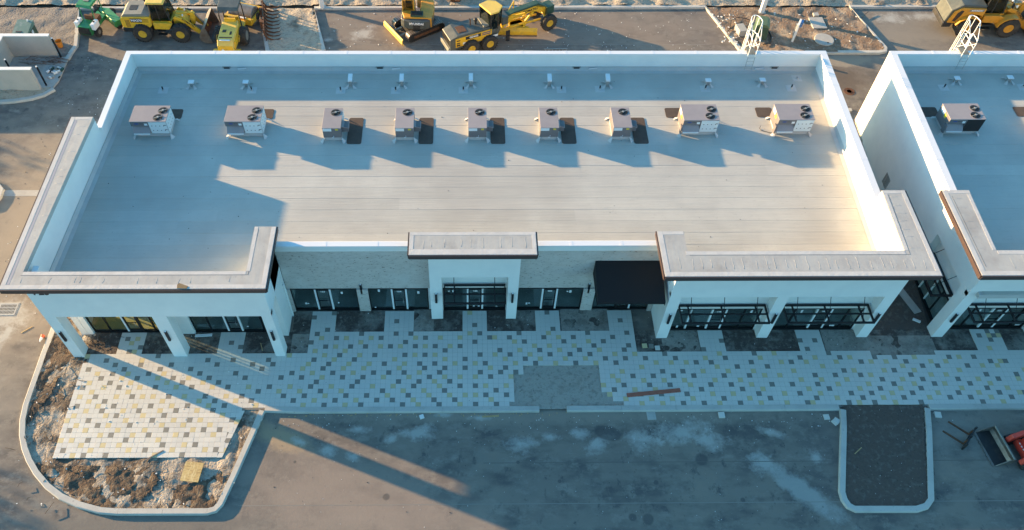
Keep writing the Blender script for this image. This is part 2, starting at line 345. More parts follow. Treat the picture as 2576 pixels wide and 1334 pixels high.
struct(g.build('ground', earth))
g = MB(); g.add([(-140, -120, -.15), (160, -120, -.15), (160, 34.0, -.15), (-140, 34.0, -.15)], [(0, 1, 2, 3)])
struct(g.build('asphalt_pavement', asph))
def inside(x, y, P):
    r = False; n = len(P)
    for i in range(n):
        x1, y1 = P[i]; x2, y2 = P[(i+1) % n]
        if (y1 > y) != (y2 > y) and x < (x2-x1)*(y-y1)/(y2-y1)+x1: r = not r
    return r
def earth_sheet(name, poly, m, z, amp, cell=.2, sc=.6, holes=(), seed=0, base=None, rough=.5):
    x0 = min(p[0] for p in poly); x1 = max(p[0] for p in poly); y0 = min(p[1] for p in poly); y1 = max(p[1] for p in poly)
    nx = int((x1-x0)/cell)+1; ny = int((y1-y0)/cell)+1; idx = {}; vs = []; fs = []
    def V(i, j):
        if (i, j) in idx: return idx[i, j]
        x, y = x0+i*cell, y0+j*cell
        h = noise.fractal(Vector((x*sc, y*sc, seed)), .9, 2.0, 5)*amp
        h += abs(noise.noise(Vector((x*2.3, y*2.3, seed+5))))*amp*rough
        zz = z+h+(base(x, y) if base else 0)
        idx[i, j] = len(vs); vs.append((x, y, zz)); return idx[i, j]
    for j in range(ny):
        for i in range(nx):
            xc, yc = x0+(i+.5)*cell, y0+(j+.5)*cell
            if inside(xc, yc, poly) and not any(inside(xc, yc, h) for h in holes):
                fs.append((V(i, j), V(i+1, j), V(i+1, j+1), V(i, j+1)))
    o = MB().add(vs, fs).build(name, m, smooth=True); struct(o); return o
jm = mat('paving_joint', (.24, .22, .19), .9)
for x0, x1, y, m_ in ((-12, 60, -9.05, jm), (1, 60, -6.75, mat('dark_joint', (.13, .118, .105), .9)), (-9, 20, 29.2, jm)):
    struct(MB().box(x0, x1, y, y+.035, -.2, -.146).build('paving_joint', m_))
# ------------------------------------------------------------------ kerbs (a row of cast segments each, real 150 mm step)
def offset(path, d, closed=False):
    out = []; n = len(path)
    for i, p in enumerate(path):
        a_ = Vector(path[(i-1) % n] if (closed or i) else p); b_ = Vector(path[(i+1) % n] if (closed or i < n-1) else p)
        t = (b_-a_).normalized(); out.append((p[0]-t.y*d, p[1]+t.x*d))
    return out
def kerb(path, label, w=.30, z1=.03, z0=-.30, inward=1, seg=3.0, closed=False, name='kerb'):
    """path = outer top edge; built as separate cast lengths with open joints"""
    o2 = offset(path, w*inward, closed)
    root = thing(name, label, 'kerb', (path[0][0], path[0][1], 0))
    n = len(path); rng = range(n if closed else n-1); px, py = path[0]
    # resample into lengths
    def emit(A, B, C_, D_):
        mb = MB(); ox = inward
        ao = Vector(A); bo = Vector(B); ai = Vector(D_); bi = Vector(C_)
        t = (bo-ao).normalized(); l_ = (bo-ao).length
        batter = .05
        nrm = (ao-ai).normalized(); nb = (bo-bi).normalized()
        pts = []
        for P_, Q_, nn in ((ao, ai, nrm), (bo, bi, nb)):
            pts += [(P_.x+nn.x*batter, P_.y+nn.y*batter, z0), (P_.x+nn.x*batter*.3, P_.y+nn.y*batter*.3, z1-.03), (P_.x-nn.x*.02, P_.y-nn.y*.02, z1), (Q_.x, Q_.y, z1-.005), (Q_.x, Q_.y, z0)]
        pts = [(x-px, y-py, z) for x, y, z in pts]
        fs = [(0, 1, 6, 5), (1, 2, 7, 6), (2, 3, 8, 7), (3, 4, 9, 8), (4, 3, 2, 1, 0), (5, 6, 7, 8, 9)]
        mb.add(pts, fs); return mb
    for i in rng:
        A = path[i]; B = path[(i+1) % n]; A2 = o2[i]; B2 = o2[(i+1) % n]
        L_ = (Vector(B)-Vector(A)).length; k = max(1, round(L_/seg))
        for q in range(k):
            f0, f1 = q/k, (q+1)/k; gp = .006/L_ if k > 1 else 0
            lerp = lambda P, Q, f: (P[0]+(Q[0]-P[0])*f, P[1]+(Q[1]-P[1])*f)
            emit(lerp(A, B, f0+gp), lerp(A, B, f1-gp), lerp(A2, B2, f1-gp), lerp(A2, B2, f0+gp)).build('kerb_length', kerb_m, root, fixn=True)
    return root
KL = [(-25.07, 6.0), (-25.07, 1.97), (-25.13, .35), (-25.12, -1.72), (-25.11, -3.1), (-24.99, -4.07), (-24.72, -5.0), (-24.32, -5.83), (-23.84, -6.55), (-23.24, -7.26), (-22.39, -8.04), (-21.47, -8.64), (-20.37, -9.1), (-19.16, -9.42), (-18.18, -9.50), (-13.51, -9.52), (-13.06, -9.38), (-12.79, -9.03), (-12.33, -7.41), (-11.36, -3.60)]
kerb(KL, 'curved pale kerb around the dirt island at the left end', inward=1)
kerb([(-11.36, -3.60), (-9.5, -3.68), (4.24, -3.68)], 'straight kerb along the tiled walk, left of the gap', inward=1)
kerb([(5.8, -3.68), (21.4, -3.68)], 'straight kerb along the tiled walk, between the gap and the brown bed', inward=1)
RI = [(21.45, -3.66), (21.19, -4.73), (20.04, -8.48), (20.04, -8.99), (20.22, -9.4), (20.62, -9.62), (23.88, -9.64), (24.51, -9.46), (24.95, -9.03), (26.21, -5.09), (26.59, -3.68)]
kerb(RI, 'U shaped pale kerb around the dark soil bed at right', inward=1)
kerb([(26.59, -3.68), (60, -3.68)], 'kerb along the tiled walk right of the soil bed', inward=1)
kerb([(-37, 22.0), (-34.95, 22.14), (-33.9, 22.25), (-32.72, 22.54), (-31.9, 22.95), (-31.29, 23.61)], 'curved kerb below the block enclosure', inward=1)
kerb([(-31.29, 27.2), (-31.2, 28.1), (-31.06, 28.92), (-31.6, 31.3), (-32.3, 33.72), (-17.26, 33.72), (-15.89, 28.26), (-15.4, 27.8)], 'kerb round the machine parking bay at left', inward=1)
kerb([(-11.6, 27.8), (-11.13, 28.39), (-12.6, 33.76), (20.47, 33.95), (22.22, 28.33), (22.9, 27.7)], 'kerb round the wide middle parking bay', inward=1)
kerb([(22.9, 27.95), (33.5, 27.95), (34.15, 28.15), (34.33, 28.66), (32.86, 33.99), (62, 34.0)], 'kerb round the utility island and the right parking bay', inward=1)
kerb([(-34, 14.3), (-32.6, 14.2), (-32.15, 13.83), (-31.74, 13.38), (-31.71, 12.63), (-31.9, 11.8), (-34, 11)], 'rounded kerb nose at the left edge of the picture', inward=-1)
kerb([(24.9, 21.45), (29.3, 21.45)], 'short kerb between the two buildings', inward=-1)
# ------------------------------------------------------------------ dirt
IslL = [(-25, 5.8), (-25, .3), (-25, -3), (-24.6, -5), (-23.7, -6.5), (-22.3, -7.95), (-20.3, -9), (-18.2, -9.4), (-13.5, -9.4), (-12.9, -9), (-11.3, -3.6), (-11.3, -3.2), (-22.3, 0), (-22.3, 5.8)]
slabL = [(-22.4, .1), (-22.42, -6.3), (-13.4, -6.3), (-12.6, -3.4), (-12.6, .1)]
earth_sheet('dirt_island', IslL, dirt_island, -.075, .075, .11, .9, holes=[slabL], seed=3)
earth_sheet('brown_soil_patch', [(-23.3, -6.6), (-22.6, -6.75), (-17.2, -6.9), (-16.4, -7.6), (-17, -8.6), (-18.3, -9.2), (-20, -8.9), (-22, -7.8), (-23.2, -6.95)], dirt_brown, -.045, .10, .10, 1.3, seed=41)
earth_sheet('brown_soil_patch', [(-15.4, -7.9), (-14.2, -7.8), (-13.1, -7.2), (-12.9, -8.4), (-13.4, -9.2), (-15.6, -9.2)], dirt_brown, -.045, .09, .10, 1.3, seed=43)
earth_sheet('brown_soil_patch', [(-24.8, 2.5), (-23.4, 2.2), (-23.3, .2), (-23.8, -2.5), (-24.6, -4.4), (-24.85, -1)], dirt_brown, -.05, .08, .10, 1.3, seed=45)
earth_sheet('planting_beds', [(-22.5, -.2), (10.2, -.2), (60, -.4), (60, 1.72), (10.3, 1.72), (10.3, 3.3), (-10.5, 3.3), (-10.5, 1.72), (-22.5, 1.72)], dirt_bed, -.05, .035, .14, 1.1, seed=9)
earth_sheet('screed_gap', [(2.2, -3.55), (9.2, -3.55), (9.2, -.6), (2.2, -.6)], dirt_mid, -.045, .015, .2, 1.0, seed=4)
earth_sheet('soil_bed', [(21.7, -3.45), (20.25, -8.6), (20.3, -9.1), (20.8, -9.4), (24.0, -9.4), (24.7, -9), (26.3, -3.45)], dirt_soil, -.04, .03, .12, 1.2, seed=6)
for k_, (a0, a1, b0, b1) in enumerate(((-3.15, -1.9, 1.66, 3.3), (5.9, 8.9, 1.66, 3.3), (11.9, 14.2, .15, 1.75), (21.7, 24.6, .15, 1.75), (24.3, 28.3, -.14, 1.2), (-10.4, -9.25, .15, 1.5), (35, 37.2, .2, 1.7))):
    earth_sheet('sandy_bed', [(a0, b0), (a1, b0), (a1, b1), (a0, b1)], bed_sandy, -.032, .022, .14, 1.1, seed=30+k_)
HB = MB().box(2.3, 60, -3.45, -.3, -.35, -.1).build('walk_subbase', dirt_mid); struct(HB)
def berm(x, y): return .16*math.exp(-((y-35.1)/.45)**2)
earth_sheet('back_dirt', [(-60, 34.22), (75, 34.22), (75, 48), (-60, 48)], dirt_back, -.03, .15, .22, .55, seed=11, base=berm, rough=1.0)
earth_sheet('dirt_strip_rake', [(-17.1, 33.9), (-15.8, 28.2), (-15.5, 27.6), (-11.7, 27.6), (-11.3, 28.4), (-12.8, 33.9)], dirt_back, -.03, .09, .16, .8, seed=15)
earth_sheet('utility_island_dirt', [(20.6, 33.9), (22.3, 28.3), (22.9, 28.05), (33.4, 28.05), (34.1, 28.6), (32.7, 33.9)], soilmat('utility_soil', .5, .66, sand=(.36, .30, .23), soil=(.20, .135, .09)), .0, .10, .16, .8, seed=17)
earth_sheet('dumpster_verge', [(-60, 22.3), (-35, 22.3), (-33, 22.6), (-31.6, 23.3), (-31.35, 24.6), (-31.5, 23.9), (-60, 23.9)], dirt_back, -.02, .07, .2, .8, seed=19)
earth_sheet('left_back_dirt', [(-60, 27.5), (-31.5, 27.6), (-31.25, 28.9), (-31.8, 31.3), (-32.4, 34.0), (-60, 34.0)], soilmat('grey_dirt', .3, .5, sand=(.22, .20, .18), soil=(.15, .125, .10)), -.02, .08, .2, .8, seed=21)
struct(MB().prism([(-60, 23.8), (-31.55, 23.8), (-31.33, 24.6), (-31.35, 27.55), (-31.7, 27.7), (-60, 27.7)], -.4, -.03).build('concrete_pad', concrete))
struct(MB().box(-60, -25.2, 12.86, 13.4, -.3, -.142).build('concrete_gutter', concrete))
struct(MB().prism([(-34, 14.2), (-32.7, 14.1), (-32, 13.3), (-32, 12.6), (-34, 11.2)], -.3, -.02).build('left_nose_dirt', dirt_mid))
struct(MB().box(24.9, 28.9, 19.5, 21.4, -.3, -.05).build('alley_verge', dirt_bed))
struct(MB().prism([(24.4, -.12), (28.25, -.12), (28.9, 6), (28.9, 19.6), (24.8, 19.6)], -.3, -.07).build('alley_soil', dirt_soil))
# ------------------------------------------------------------------ tiled walk
TP = .298; TX0 = .014; TY0 = .039; I0 = -76; J0 = -22
def tile_here(i, j, x, y):
    if x < -22.49: return False
    if y < -3.45:
        return y > -6.37 and x < -13.45+(y+6.38)*.28
    if x > 60: return False
    if y < -.15:
        if x < -22.3 and y > -.5: return False
        if 3.44 < x < 7.85 and y < -.72: return False
        if 2.84 < x <= 3.44 and y < -1.34: return False
        if 2.54 < x <= 2.84 and y < -3.2: return False
        if 7.85 <= x < 8.12 and y < -2.5: return False
        if 8.1 <= x < 8.42 and y < -2.8: return False
        if 8.4 <= x < 9.0 and y < -3.1: return False
        return True
    for x0, x1, y1 in ((-22.35, -9.31, .16), (-20.68, -19.09, 1.62), (-14.72, -13.15, 1.6), (-9.31, 10.31, 1.67), (-9.28, -7.75, 3.2), (-4.78, -3.2, 3.2), (-.0, 1.46, 3.2), (4.41, 5.92, 3.2), (8.86, 10.38, 3.2),
                       (10.31, 24.38, .18), (14.17, 15.74, 1.7), (20.18, 21.72, 1.7), (28.3, 60, .2), (30.94, 32.5, 1.7), (37.2, 38.8, 1.7)):
        if x0 < x < x1 and y < y1: return True
    return False
walk = thing('tiled_walk', 'pale tiled walk with scattered grey and yellow tiles in front of the shops', 'pavement', (0, -3, 0))
walk['kind'] = 'structure'; del walk['category']
tb = MB()
def tile_mesh(m):
    h = TP/2-.004; k = .006
    mb = MB().add([(-h, -h, -.05), (h, -h, -.05), (h, h, -.05), (-h, h, -.05), (-h, -h, -.003), (h, -h, -.003), (h, h, -.003), (-h, h, -.003), (-h+k, -h+k, 0), (h-k, -h+k, 0), (h-k, h-k, 0), (-h+k, h-k, 0)],
                  [(0, 1, 5, 4), (1, 2, 6, 5), (2, 3, 7, 6), (3, 0, 4, 7), (4, 5, 9, 8), (5, 6, 10, 9), (6, 7, 11, 10), (7, 4, 8, 11), (8, 9, 10, 11)])
    o = mb.build('tile', m); me = o.data; bpy.data.objects.remove(o); return me
tm = {'.': tile_mesh(T1), 'd': tile_mesh(T2), 'y': tile_mesh(T3)}
rt = random.Random(2); cand = []
for j in range(J0, 12):
    for i in range(I0, 202):
        x, y = TX0+i*TP, TY0+j*TP
        if not tile_here(i, j, x, y): continue
        row = TILE_ROWS[j-J0]; k = i-I0
        ch = row[k] if k < len(row) else row[(k*7+j*13) % len(row)]
        cand.append((y, x, ch, rt.uniform(-.003, .002)))
cand.sort(key=lambda q: (q[0] > -3.46, abs(q[0]+6) + abs(q[1]+18)*.05))
stuff = {'.': MB(), 'd': MB(), 'y': MB()}; h = TP/2-.0035
for n, (y, x, ch, dz) in enumerate(cand):
    if n < 300:
        o = bpy.data.objects.new('tile', tm[ch]); COL.objects.link(o); o.parent = walk; o.location = (x, y+3, dz)
    else:
        s_ = stuff[ch]; q = .004
        s_.add([(x-h, y+3-h, -.05), (x+h, y+3-h, -.05), (x+h, y+3+h, -.05), (x-h, y+3+h, -.05), (x-h, y+3-h, dz), (x+h, y+3-h, dz), (x+h, y+3+h, dz), (x-h, y+3+h, dz)],
               [(0, 1, 5, 4), (1, 2, 6, 5), (2, 3, 7, 6), (3, 0, 4, 7), (4, 5, 6, 7)])
al = MB()
for k, ch in enumerate('.dy'):
    al.v_off = len(al.v); n0 = len(al.v); al.v += stuff[ch].v; al.f += [[q+n0 for q in f] for f in stuff[ch].f]; al.m += [k]*len(stuff[ch].f)
ts = al.build('tile_field', [T1, T2, T3], walk); ts['kind'] = 'stuff'
# slanted border tiles on the right side of the left slab
bt = MB(); P0 = Vector((-13.28, -6.38)); P1 = Vector((-12.49, -3.56)); n_ = 10
for k in range(n_):
    A = P0.lerp(P1, (k+.015)/n_); B = P0.lerp(P1, (k+.985)/n_); d = Vector((-.287, .0))
    o = MB().prism([tuple(A+d), tuple(A), tuple(B), tuple(B+d)], -.05, -.002).build('tile', {3: T2, 1: T3, 7: T3}.get(k, T1), walk); o.location = (0, 3, 0)
walk_base = struct(MB().prism([(-22.44, -6.34), (-13.32, -6.35), (-12.5, -3.5), (2.3, -3.5), (2.3, .1), (-22.3, .1)], -.34, -.012).build('walk_bedding', mat('tile_joint', (.22, .20, .17), .95)))
for y0, y1, x0, x1 in ((-.5, 1.66, -9.28, 2.8), (-.6, 1.66, 2.8, 10.3), (-.6, .17, 10.3, 60), (1.6, 3.2, -9.27, -7.76), (1.6, 3.2, -4.77, -3.21), (1.6, 3.2, .01, 1.45), (1.6, 3.2, 4.42, 5.91), (1.6, 3.2, 8.87, 10.37)):
    pass
# ------------------------------------------------------------------ retail building
ZR_, ZP_, ZT_ = 4.80, 6.22, 7.14; ZL_ = 4.29; CB = 6.84
bld = thing('retail_building', 'long white single storey shop building with flat grey roof and nine roof units', 'building', (0, 0, 0))
bl2 = thing('retail_building', 'neighbouring white shop building cut off at the right edge of the picture', 'building', (0, 0, 0))
def coping_run(parent, P, Q, w0, w1, z, seg=3.05, th=.06):
    """metal coping lengths from P to Q; w0,w1 = offsets to the left of the line"""
    P = Vector(P); Q = Vector(Q); L_ = (Q-P).length; t = (Q-P)/L_; nn = Vector((-t.y, t.x)); k = max(1, round(L_/seg))
    for i in range(k):
        A = P+t*(L_*i/k+.004); B = P+t*(L_*(i+1)/k-.004)
        q = [A+nn*w0, B+nn*w0, B+nn*w1, A+nn*w1]
        MB().prism([tuple(v) for v in q], z-.12, z+th*.3).build('coping', coping_m, parent)
        if i: # splice cover
            A = P+t*(L_*i/k-.09); B = P+t*(L_*i/k+.09); q = [A+nn*(w0-.006), B+nn*(w0-.006), B+nn*(w1+.006), A+nn*(w1+.006)]
            MB().prism([tuple(v) for v in q], z-.124, z+th*.3+.006).build('splice_plate', coping_m, parent)
def wallpoly(name, parent, poly, z0, z1, m=stucco): return MB().prism(poly, z0, z1).build(name, m, parent)
def fascia(parent, P, Q, z0, z1, th=.05):
    P = Vector(P); Q = Vector(Q); t = (Q-P).normalized(); nn = Vector((t.y, -t.x))
    MB().prism([tuple(P-nn*.02), tuple(Q-nn*.02), tuple(Q+nn*th), tuple(P+nn*th)], z0, z1-.015).build('fascia', fascia_m, parent)
    MB().prism([tuple(P-nn*.02), tuple(Q-nn*.02), tuple(Q+nn*(th+.025)), tuple(P+nn*(th+.025))], z1-.075, z1-.012).build('drip_edge', fascia_m, parent)
def cap(parent, outer, inner_faces, z=ZT_, zb=CB):
    o = wallpoly('parapet_cap', parent, outer, zb, z, cap_m); return o
def cap_seam(parent, pts, z, w=.02, up=.006, m=None):
    for A, B in zip(pts, pts[1:]):
        A = Vector(A); B = Vector(B); t = (B-A).normalized(); nn = Vector((-t.y, t.x))*w/2
        MB().prism([tuple(A-nn), tuple(B-nn), tuple(B+nn), tuple(A+nn)], z-.002, z+up).build('cap_seam', m or flash_dark, parent)
flash_dark = mat('seam_line', (.16, .16, .155), .8)
membrane_strip = mat('cap_edge_membrane', (.53, .51, .485), .75, layers=[(1.5, .4, .7, (.46, .44, .42), 5)], bump=[(5, W_, .01)])
def strip(parent, poly, z): MB().prism(poly, z-.003, z+.007).build('edge_membrane', membrane_strip, parent)
# --- left pavilion
wallpoly('wall', bld, [(-23.12, 0), (-10.63, 0), (-10.63, .32), (-23.12, .32)], ZL_, CB-.002)
for x0, x1 in ((-23.12, -22.48), (-17.23, -16.43), (-11.21, -10.63)):
    wallpoly('column', bld, [(x0, .003), (x1, .003), (x1, .66), (x0, .66)], -.2, ZL_+.3)
wallpoly('wall', bld, [(-23.115, .32), (-22.8, .32), (-22.8, 1.6), (-23.115, 1.6)], ZL_, CB-.002)
wallpoly('wall', bld, [(-10.95, .32), (-10.635, .32), (-10.635, 1.5), (-10.95, 1.5)], ZL_, CB-.002)
wallpoly('soffit', bld, [(-22.8, .3), (-10.95, .3), (-10.95, 1.75), (-22.8, 1.75)], ZL_+.002, ZL_+.12)
wallpoly('parapet', bld, [(-23.1, .30), (-10.8, .30), (-10.8, .99), (-23.1, .99)], 4.5, CB-.002)
wallpoly('parapet', bld, [(-11.58, .9), (-10.64, .9), (-10.64, 3.95), (-11.58, 3.95)], 4.5, CB-.002)
wallpoly('wall', bld, [(-10.98, 1.45), (-10.64, 1.45), (-10.64, 3.3), (-10.98, 3.3)], -.3, CB-.006)
wallpoly('wall', bld, [(-22.72, 1.6), (-10.95, 1.6), (-10.95, 1.86), (-22.72, 1.86)], 2.26, ZL_+.002)          # over the shop windows
for x0, x1 in ((-22.72, -22.36), (-17.26, -16.28), (-11.22, -10.97)):
    wallpoly('pier', bld, [(x0, 1.6), (x1, 1.6), (x1, 1.9), (x0, 1.9)], -.2, 2.26)
# --- left wall with a side window to shop one, raised over the first part
def lx(y): return -23.33+(y-1.0)*(.77/19.0)      # inner face of the left parapet
wallpoly('wall', bld, [(-23.11, 1.6), (-22.74, 1.6), (-22.74, 3.35), (-23.11, 3.35)], -.3, ZR_)
wallpoly('wall', bld, [(-23.11, 4.0), (-22.74, 4.0), (-22.74, 4.5), (-23.11, 4.5)], -.3, 2.26)
wallpoly('wall', bld, [(-23.11, 3.35), (-22.74, 3.35), (-22.74, 5.95), (-23.11, 5.95)], 2.26, ZR_)
wallpoly('wall', bld, [(-23.11, 5.95), (-22.74, 5.95), (-22.74, 20.31), (-23.11, 20.31)], -.3, ZR_)
wallpoly('parapet', bld, [(-23.9, .99), (lx(.99), .99), (lx(12.85), 12.85), (-23.3, 12.85)], 4.4, CB-.002)
wallpoly('parapet', bld, [(-23.02, 12.85), (lx(12.85), 12.85), (lx(20.04), 20.04), (lx(20.04), 20.31), (-22.94, 20.31)], ZR_-.1, ZP_-.1)
coping_run(bld, (-23.02, 12.86), (-22.95, 20.30), -.36, .015, ZP_)
# --- left cap ring
capL = [(-24.24, -.16), (-10.39, -.16), (-10.39, 4.05), (-11.6, 4.05), (-11.6, .99), (lx(.99)-.01, .99), (lx(12.85)-.01, 12.86), (-24.20, 12.86)]
cap(bld, capL, None)
fascia(bld, (-24.24, -.16), (-10.39, -.16), CB-.03, ZT_); fascia(bld, (-10.39, -.16), (-10.39, 4.05), CB-.03, ZT_); fascia(bld, (-24.20, 12.86), (-24.24, -.16), CB-.03, ZT_)
strip(bld, [(-24.22, -.14), (-10.41, -.14), (-10.41, .12), (-24.22, .12)], ZT_)
strip(bld, [(-10.66, .13), (-10.41, .13), (-10.41, 4.03), (-10.66, 4.03)], ZT_)
strip(bld, [(lx(1)+.02, .76), (-11.58, .76), (-11.58, .98), (lx(1)+.02, .98)], ZT_)
strip(bld, [(-24.22, .13), (-23.98, .13), (-23.94, 12.84), (-24.18, 12.84)], ZT_)
strip(bld, [(-23.93, 12.6), (lx(12.8)-.02, 12.6), (lx(12.8)-.02, 12.84), (-23.93, 12.84)], ZT_)
strip(bld, [(-11.58, 1.0), (-11.38, 1.0), (-11.38, 4.03), (-11.58, 4.03)], ZT_)
purple = mat('seam_tape', (.30, .30, .34), .7)
MB().prism([(-23.93, .14), (-23.8, .14), (-23.76, 12.55), (-23.89, 12.55)], ZT_-.003, ZT_+.004).build('seam_tape', purple, bld)
# --- wrinkled membrane laps on the caps
rc = random.Random(5)
def laps(parent, x0, x1, y0, y1, n, vert=True, z=ZT_):
    for k in range(n):
        if vert:
            x = x0+(x1-x0)*(k+.5+rc.uniform(-.25, .25))/n; pts = []; yy = y0+rc.uniform(0, .15)
            while yy < y1-rc.uniform(0, .3): pts.append((x+rc.uniform(-.03, .03), yy, z-.004)); yy += .18
            if len(pts) > 2: MB().tube(pts, .012, 6, r2=.010).build('membrane_wrinkle', cap_m, parent, smooth=True)
        else:
            y = y0+(y1-y0)*(k+.5+rc.uniform(-.25, .25))/n; pts = []; xx = x0+rc.uniform(0, .1)
            while xx < x1-rc.uniform(0, .3): pts.append((xx, y+rc.uniform(-.02, .02), z-.004)); xx += .16
            if len(pts) > 2: MB().tube(pts, .011, 6, r2=.009).build('membrane_wrinkle', cap_m, parent, smooth=True)
laps(bld, -23.6, -11.5, .14, .72, 22); laps(bld, -23.6, -22.9, 1.2, 12.4, 16, False)
cap_seam(bld, [(-23.4, .745), (-11.45, .745), (-11.36, 3.85)], ZT_)
# --- centre portal
for x0, x1 in ((-2.02, -1.325), (2.53, 3.14)):
    wallpoly('column', bld, [(x0, 2.605), (x1, 2.605), (x1, 3.34), (x0, 3.34)], -.2, ZL_+.3)
wallpoly('wall', bld, [(-2.02, 2.60), (3.14, 2.60), (3.14, 2.95), (-2.02, 2.95)], ZL_, CB-.002)
wallpoly('parapet', bld, [(-2.015, 2.95), (3.135, 2.95), (3.135, 3.6), (-2.015, 3.6)], ZL_+.02, CB-.004)
capC = [(-3.02, 2.03), (3.94, 2.03), (3.94, 3.63), (-3.02, 3.63)]
cap(bld, capC, None); fascia(bld, (-3.02, 2.03), (3.94, 2.03), CB-.03, ZT_); fascia(bld, (3.94, 2.03), (3.94, 3.63), CB-.03, ZT_); fascia(bld, (-3.02, 3.63), (-3.02, 2.03), CB-.03, ZT_)
for P in ([(-3.0, 2.05), (3.92, 2.05), (3.92, 2.42), (-3.0, 2.42)], [(-3.0, 3.40), (3.92, 3.40), (3.92, 3.61), (-3.0, 3.61)], [(-3.0, 2.43), (-2.78, 2.43), (-2.78, 3.39), (-3.0, 3.39)], [(3.7, 2.43), (3.92, 2.43), (3.92, 3.39), (3.7, 3.39)]): strip(bld, P, ZT_)
laps(bld, -2.7, 3.6, 2.45, 3.36, 9)
# --- centre walls, split stone above the shop fronts
YS = 3.32
wallpoly('stone_wall', bld, [(-10.62, YS), (-2.0, YS), (-2.0, YS+.28), (-10.62, YS+.28)], 2.22, 5.9, stone)
wallpoly('stone_wall', bld, [(3.12, YS), (11.5, YS), (11.5, YS+.28), (3.12, YS+.28)], 2.22, 5.9, stone)
wallpoly('wall', bld, [(-2.0, YS-.003), (3.12, YS-.003), (3.12, YS+.28), (-2.0, YS+.28)], 2.26, 5.9)
for x0, x1 in ((-10.62, -10.42), (-6.45, -5.78), (7.13, 7.84), (11.3, 11.56)):
    wallpoly('stone_pier', bld, [(x0, YS-.12), (x1, YS-.12), (x1, YS+.2), (x0, YS+.2)], -.25, 2.23, stone)
for x0, x1 in ((-2.2, -1.3), (2.5, 2.86)):
    wallpoly('pier', bld, [(x0, YS+.01), (x1, YS+.01), (x1, YS+.2), (x0, YS+.2)], -.25, 2.27, stucco)
for x0, x1 in ((-10.62, -2.02), (3.14, 11.55)):
    wallpoly('cornice', bld, [(x0, YS-.07), (x1, YS-.07), (x1, YS+.3), (x0, YS+.3)], 5.9, 6.36)
    MB().box(x0, x1, YS-.1, YS-.05, 6.16, 6.34).build('cornice_band', stucco, bld)
    coping_run(bld, (x0, YS-.08), (x1, YS-.08), -.03, .30, 6.40)
# --- right pavilion
XRr = 24.41
wallpoly('wall', bld, [(11.57, 1.154), (XRr, 1.154), (XRr, 1.45), (11.57, 1.45)], ZL_, CB-.002)
for x0, x1 in ((11.57, 12.23), (17.67, 18.33), (23.755, XRr)):
    wallpoly('column', bld, [(x0, 1.157), (x1, 1.157), (x1, 1.86), (x0, 1.86)], -.2, ZL_+.3)
wallpoly('wall', bld, [(11.575, 1.45), (11.9, 1.45), (11.9, 3.36), (11.575, 3.36)], ZL_-.9, CB-.003)
wallpoly('wall', bld, [(11.59, 1.86), (11.9, 1.86), (11.9, 3.36), (11.59, 3.36)], -.3, ZL_-.9)
wallpoly('soffit', bld, [(11.9, 1.45), (24.1, 1.45), (24.1, 1.9), (11.9, 1.9)], ZL_+.002, ZL_+.12)
wallpoly('parapet', bld, [(11.6, 1.45), (24.0, 1.45), (24.0, 2.25), (11.6, 2.25)], ZL_+.13, CB-.004)
wallpoly('parapet', bld, [(11.6, 2.2), (12.1, 2.2), (12.1, 3.6), (11.6, 3.6)], 4.5, CB-.006)
wallpoly('wall', bld, [(11.9, 1.80), (23.9, 1.80), (23.9, 2.05), (11.9, 2.05)], 2.17, ZL_+.002)
for x0, x1 in ((11.9, 12.2), (17.6, 18.35), (23.65, 23.9)):
    wallpoly('pier', bld, [(x0, 1.79), (x1, 1.79), (x1, 2.04), (x0, 2.04)], -.25, 2.18)
def rx(y): return 23.98+(y-2.24)*(.57/17.8)
wallpoly('wall', bld, [(rx(1.5), 1.46), (XRr-.005, 1.46), (24.85, 20.31), (24.5, 20.31)], -.3, ZP_-.1)
wallpoly('parapet', bld, [(rx(1.9), 1.9), (rx(20.04), 20.04), (24.83, 20.3), (XRr-.01, 1.9)], ZR_-.1, ZP_-.102)
wallpoly('parapet', bld, [(rx(2.24), 2.24), (rx(6.64), 6.64), (24.56, 6.64), (XRr-.004, 2.24)], ZP_-.1, CB-.003)
coping_run(bld, (24.86, 20.31), (24.57, 6.66), -.42, .02, ZP_)
capR = [(10.65, .53), (25.46, .53), (25.44, 6.65), (rx(6.65)-.01, 6.65), (rx(2.24)-.01, 2.24), (12.12, 2.24), (12.12, 3.65), (10.65, 3.65)]
cap(bld, capR, None); fascia(bld, (10.65, .53), (25.46, .53), CB-.03, ZT_); fascia(bld, (25.46, .53), (25.44, 6.65), CB-.03, ZT_); fascia(bld, (10.65, 3.65), (10.65, .53), CB-.03, ZT_)
for P in ([(10.67, .55), (25.44, .55), (25.44, .83), (10.67, .83)], [(12.0, 1.98), (rx(2.2), 1.98), (rx(2.2), 2.22), (12.0, 2.22)], [(10.67, .84), (10.95, .84), (10.95, 3.63), (10.67, 3.63)], [(25.2, .84), (25.44, .84), (25.42, 6.63), (25.18, 6.63)],
          [(10.96, 3.4), (12.1, 3.4), (12.1, 3.63), (10.96, 3.63)], [(rx(6.6), 6.4), (25.16, 6.4), (25.16, 6.63), (rx(6.6), 6.63)], [(rx(2.3)+.02, 2.26), (rx(2.3)+.22, 2.26), (rx(6.3)+.22, 6.38), (rx(6.3)+.02, 6.38)]): strip(bld, P, ZT_)
laps(bld, 11.3, 25.0, .96, 1.94, 24); laps(bld, 24.3, 25.1, 2.2, 6.3, 7, False)
cap_seam(bld, [(12.2, 1.965), (24.2, 1.965), (24.38, 6.3)], ZT_)
# --- back parapet
wallpoly('parapet', bld, [(-22.95, 20.035), (24.83, 20.035), (24.83, 20.315), (-22.95, 20.315)], -.3, ZP_-.1)
coping_run(bld, (-22.96, 20.30), (24.86, 20.30), -.31, .03, ZP_+.004)
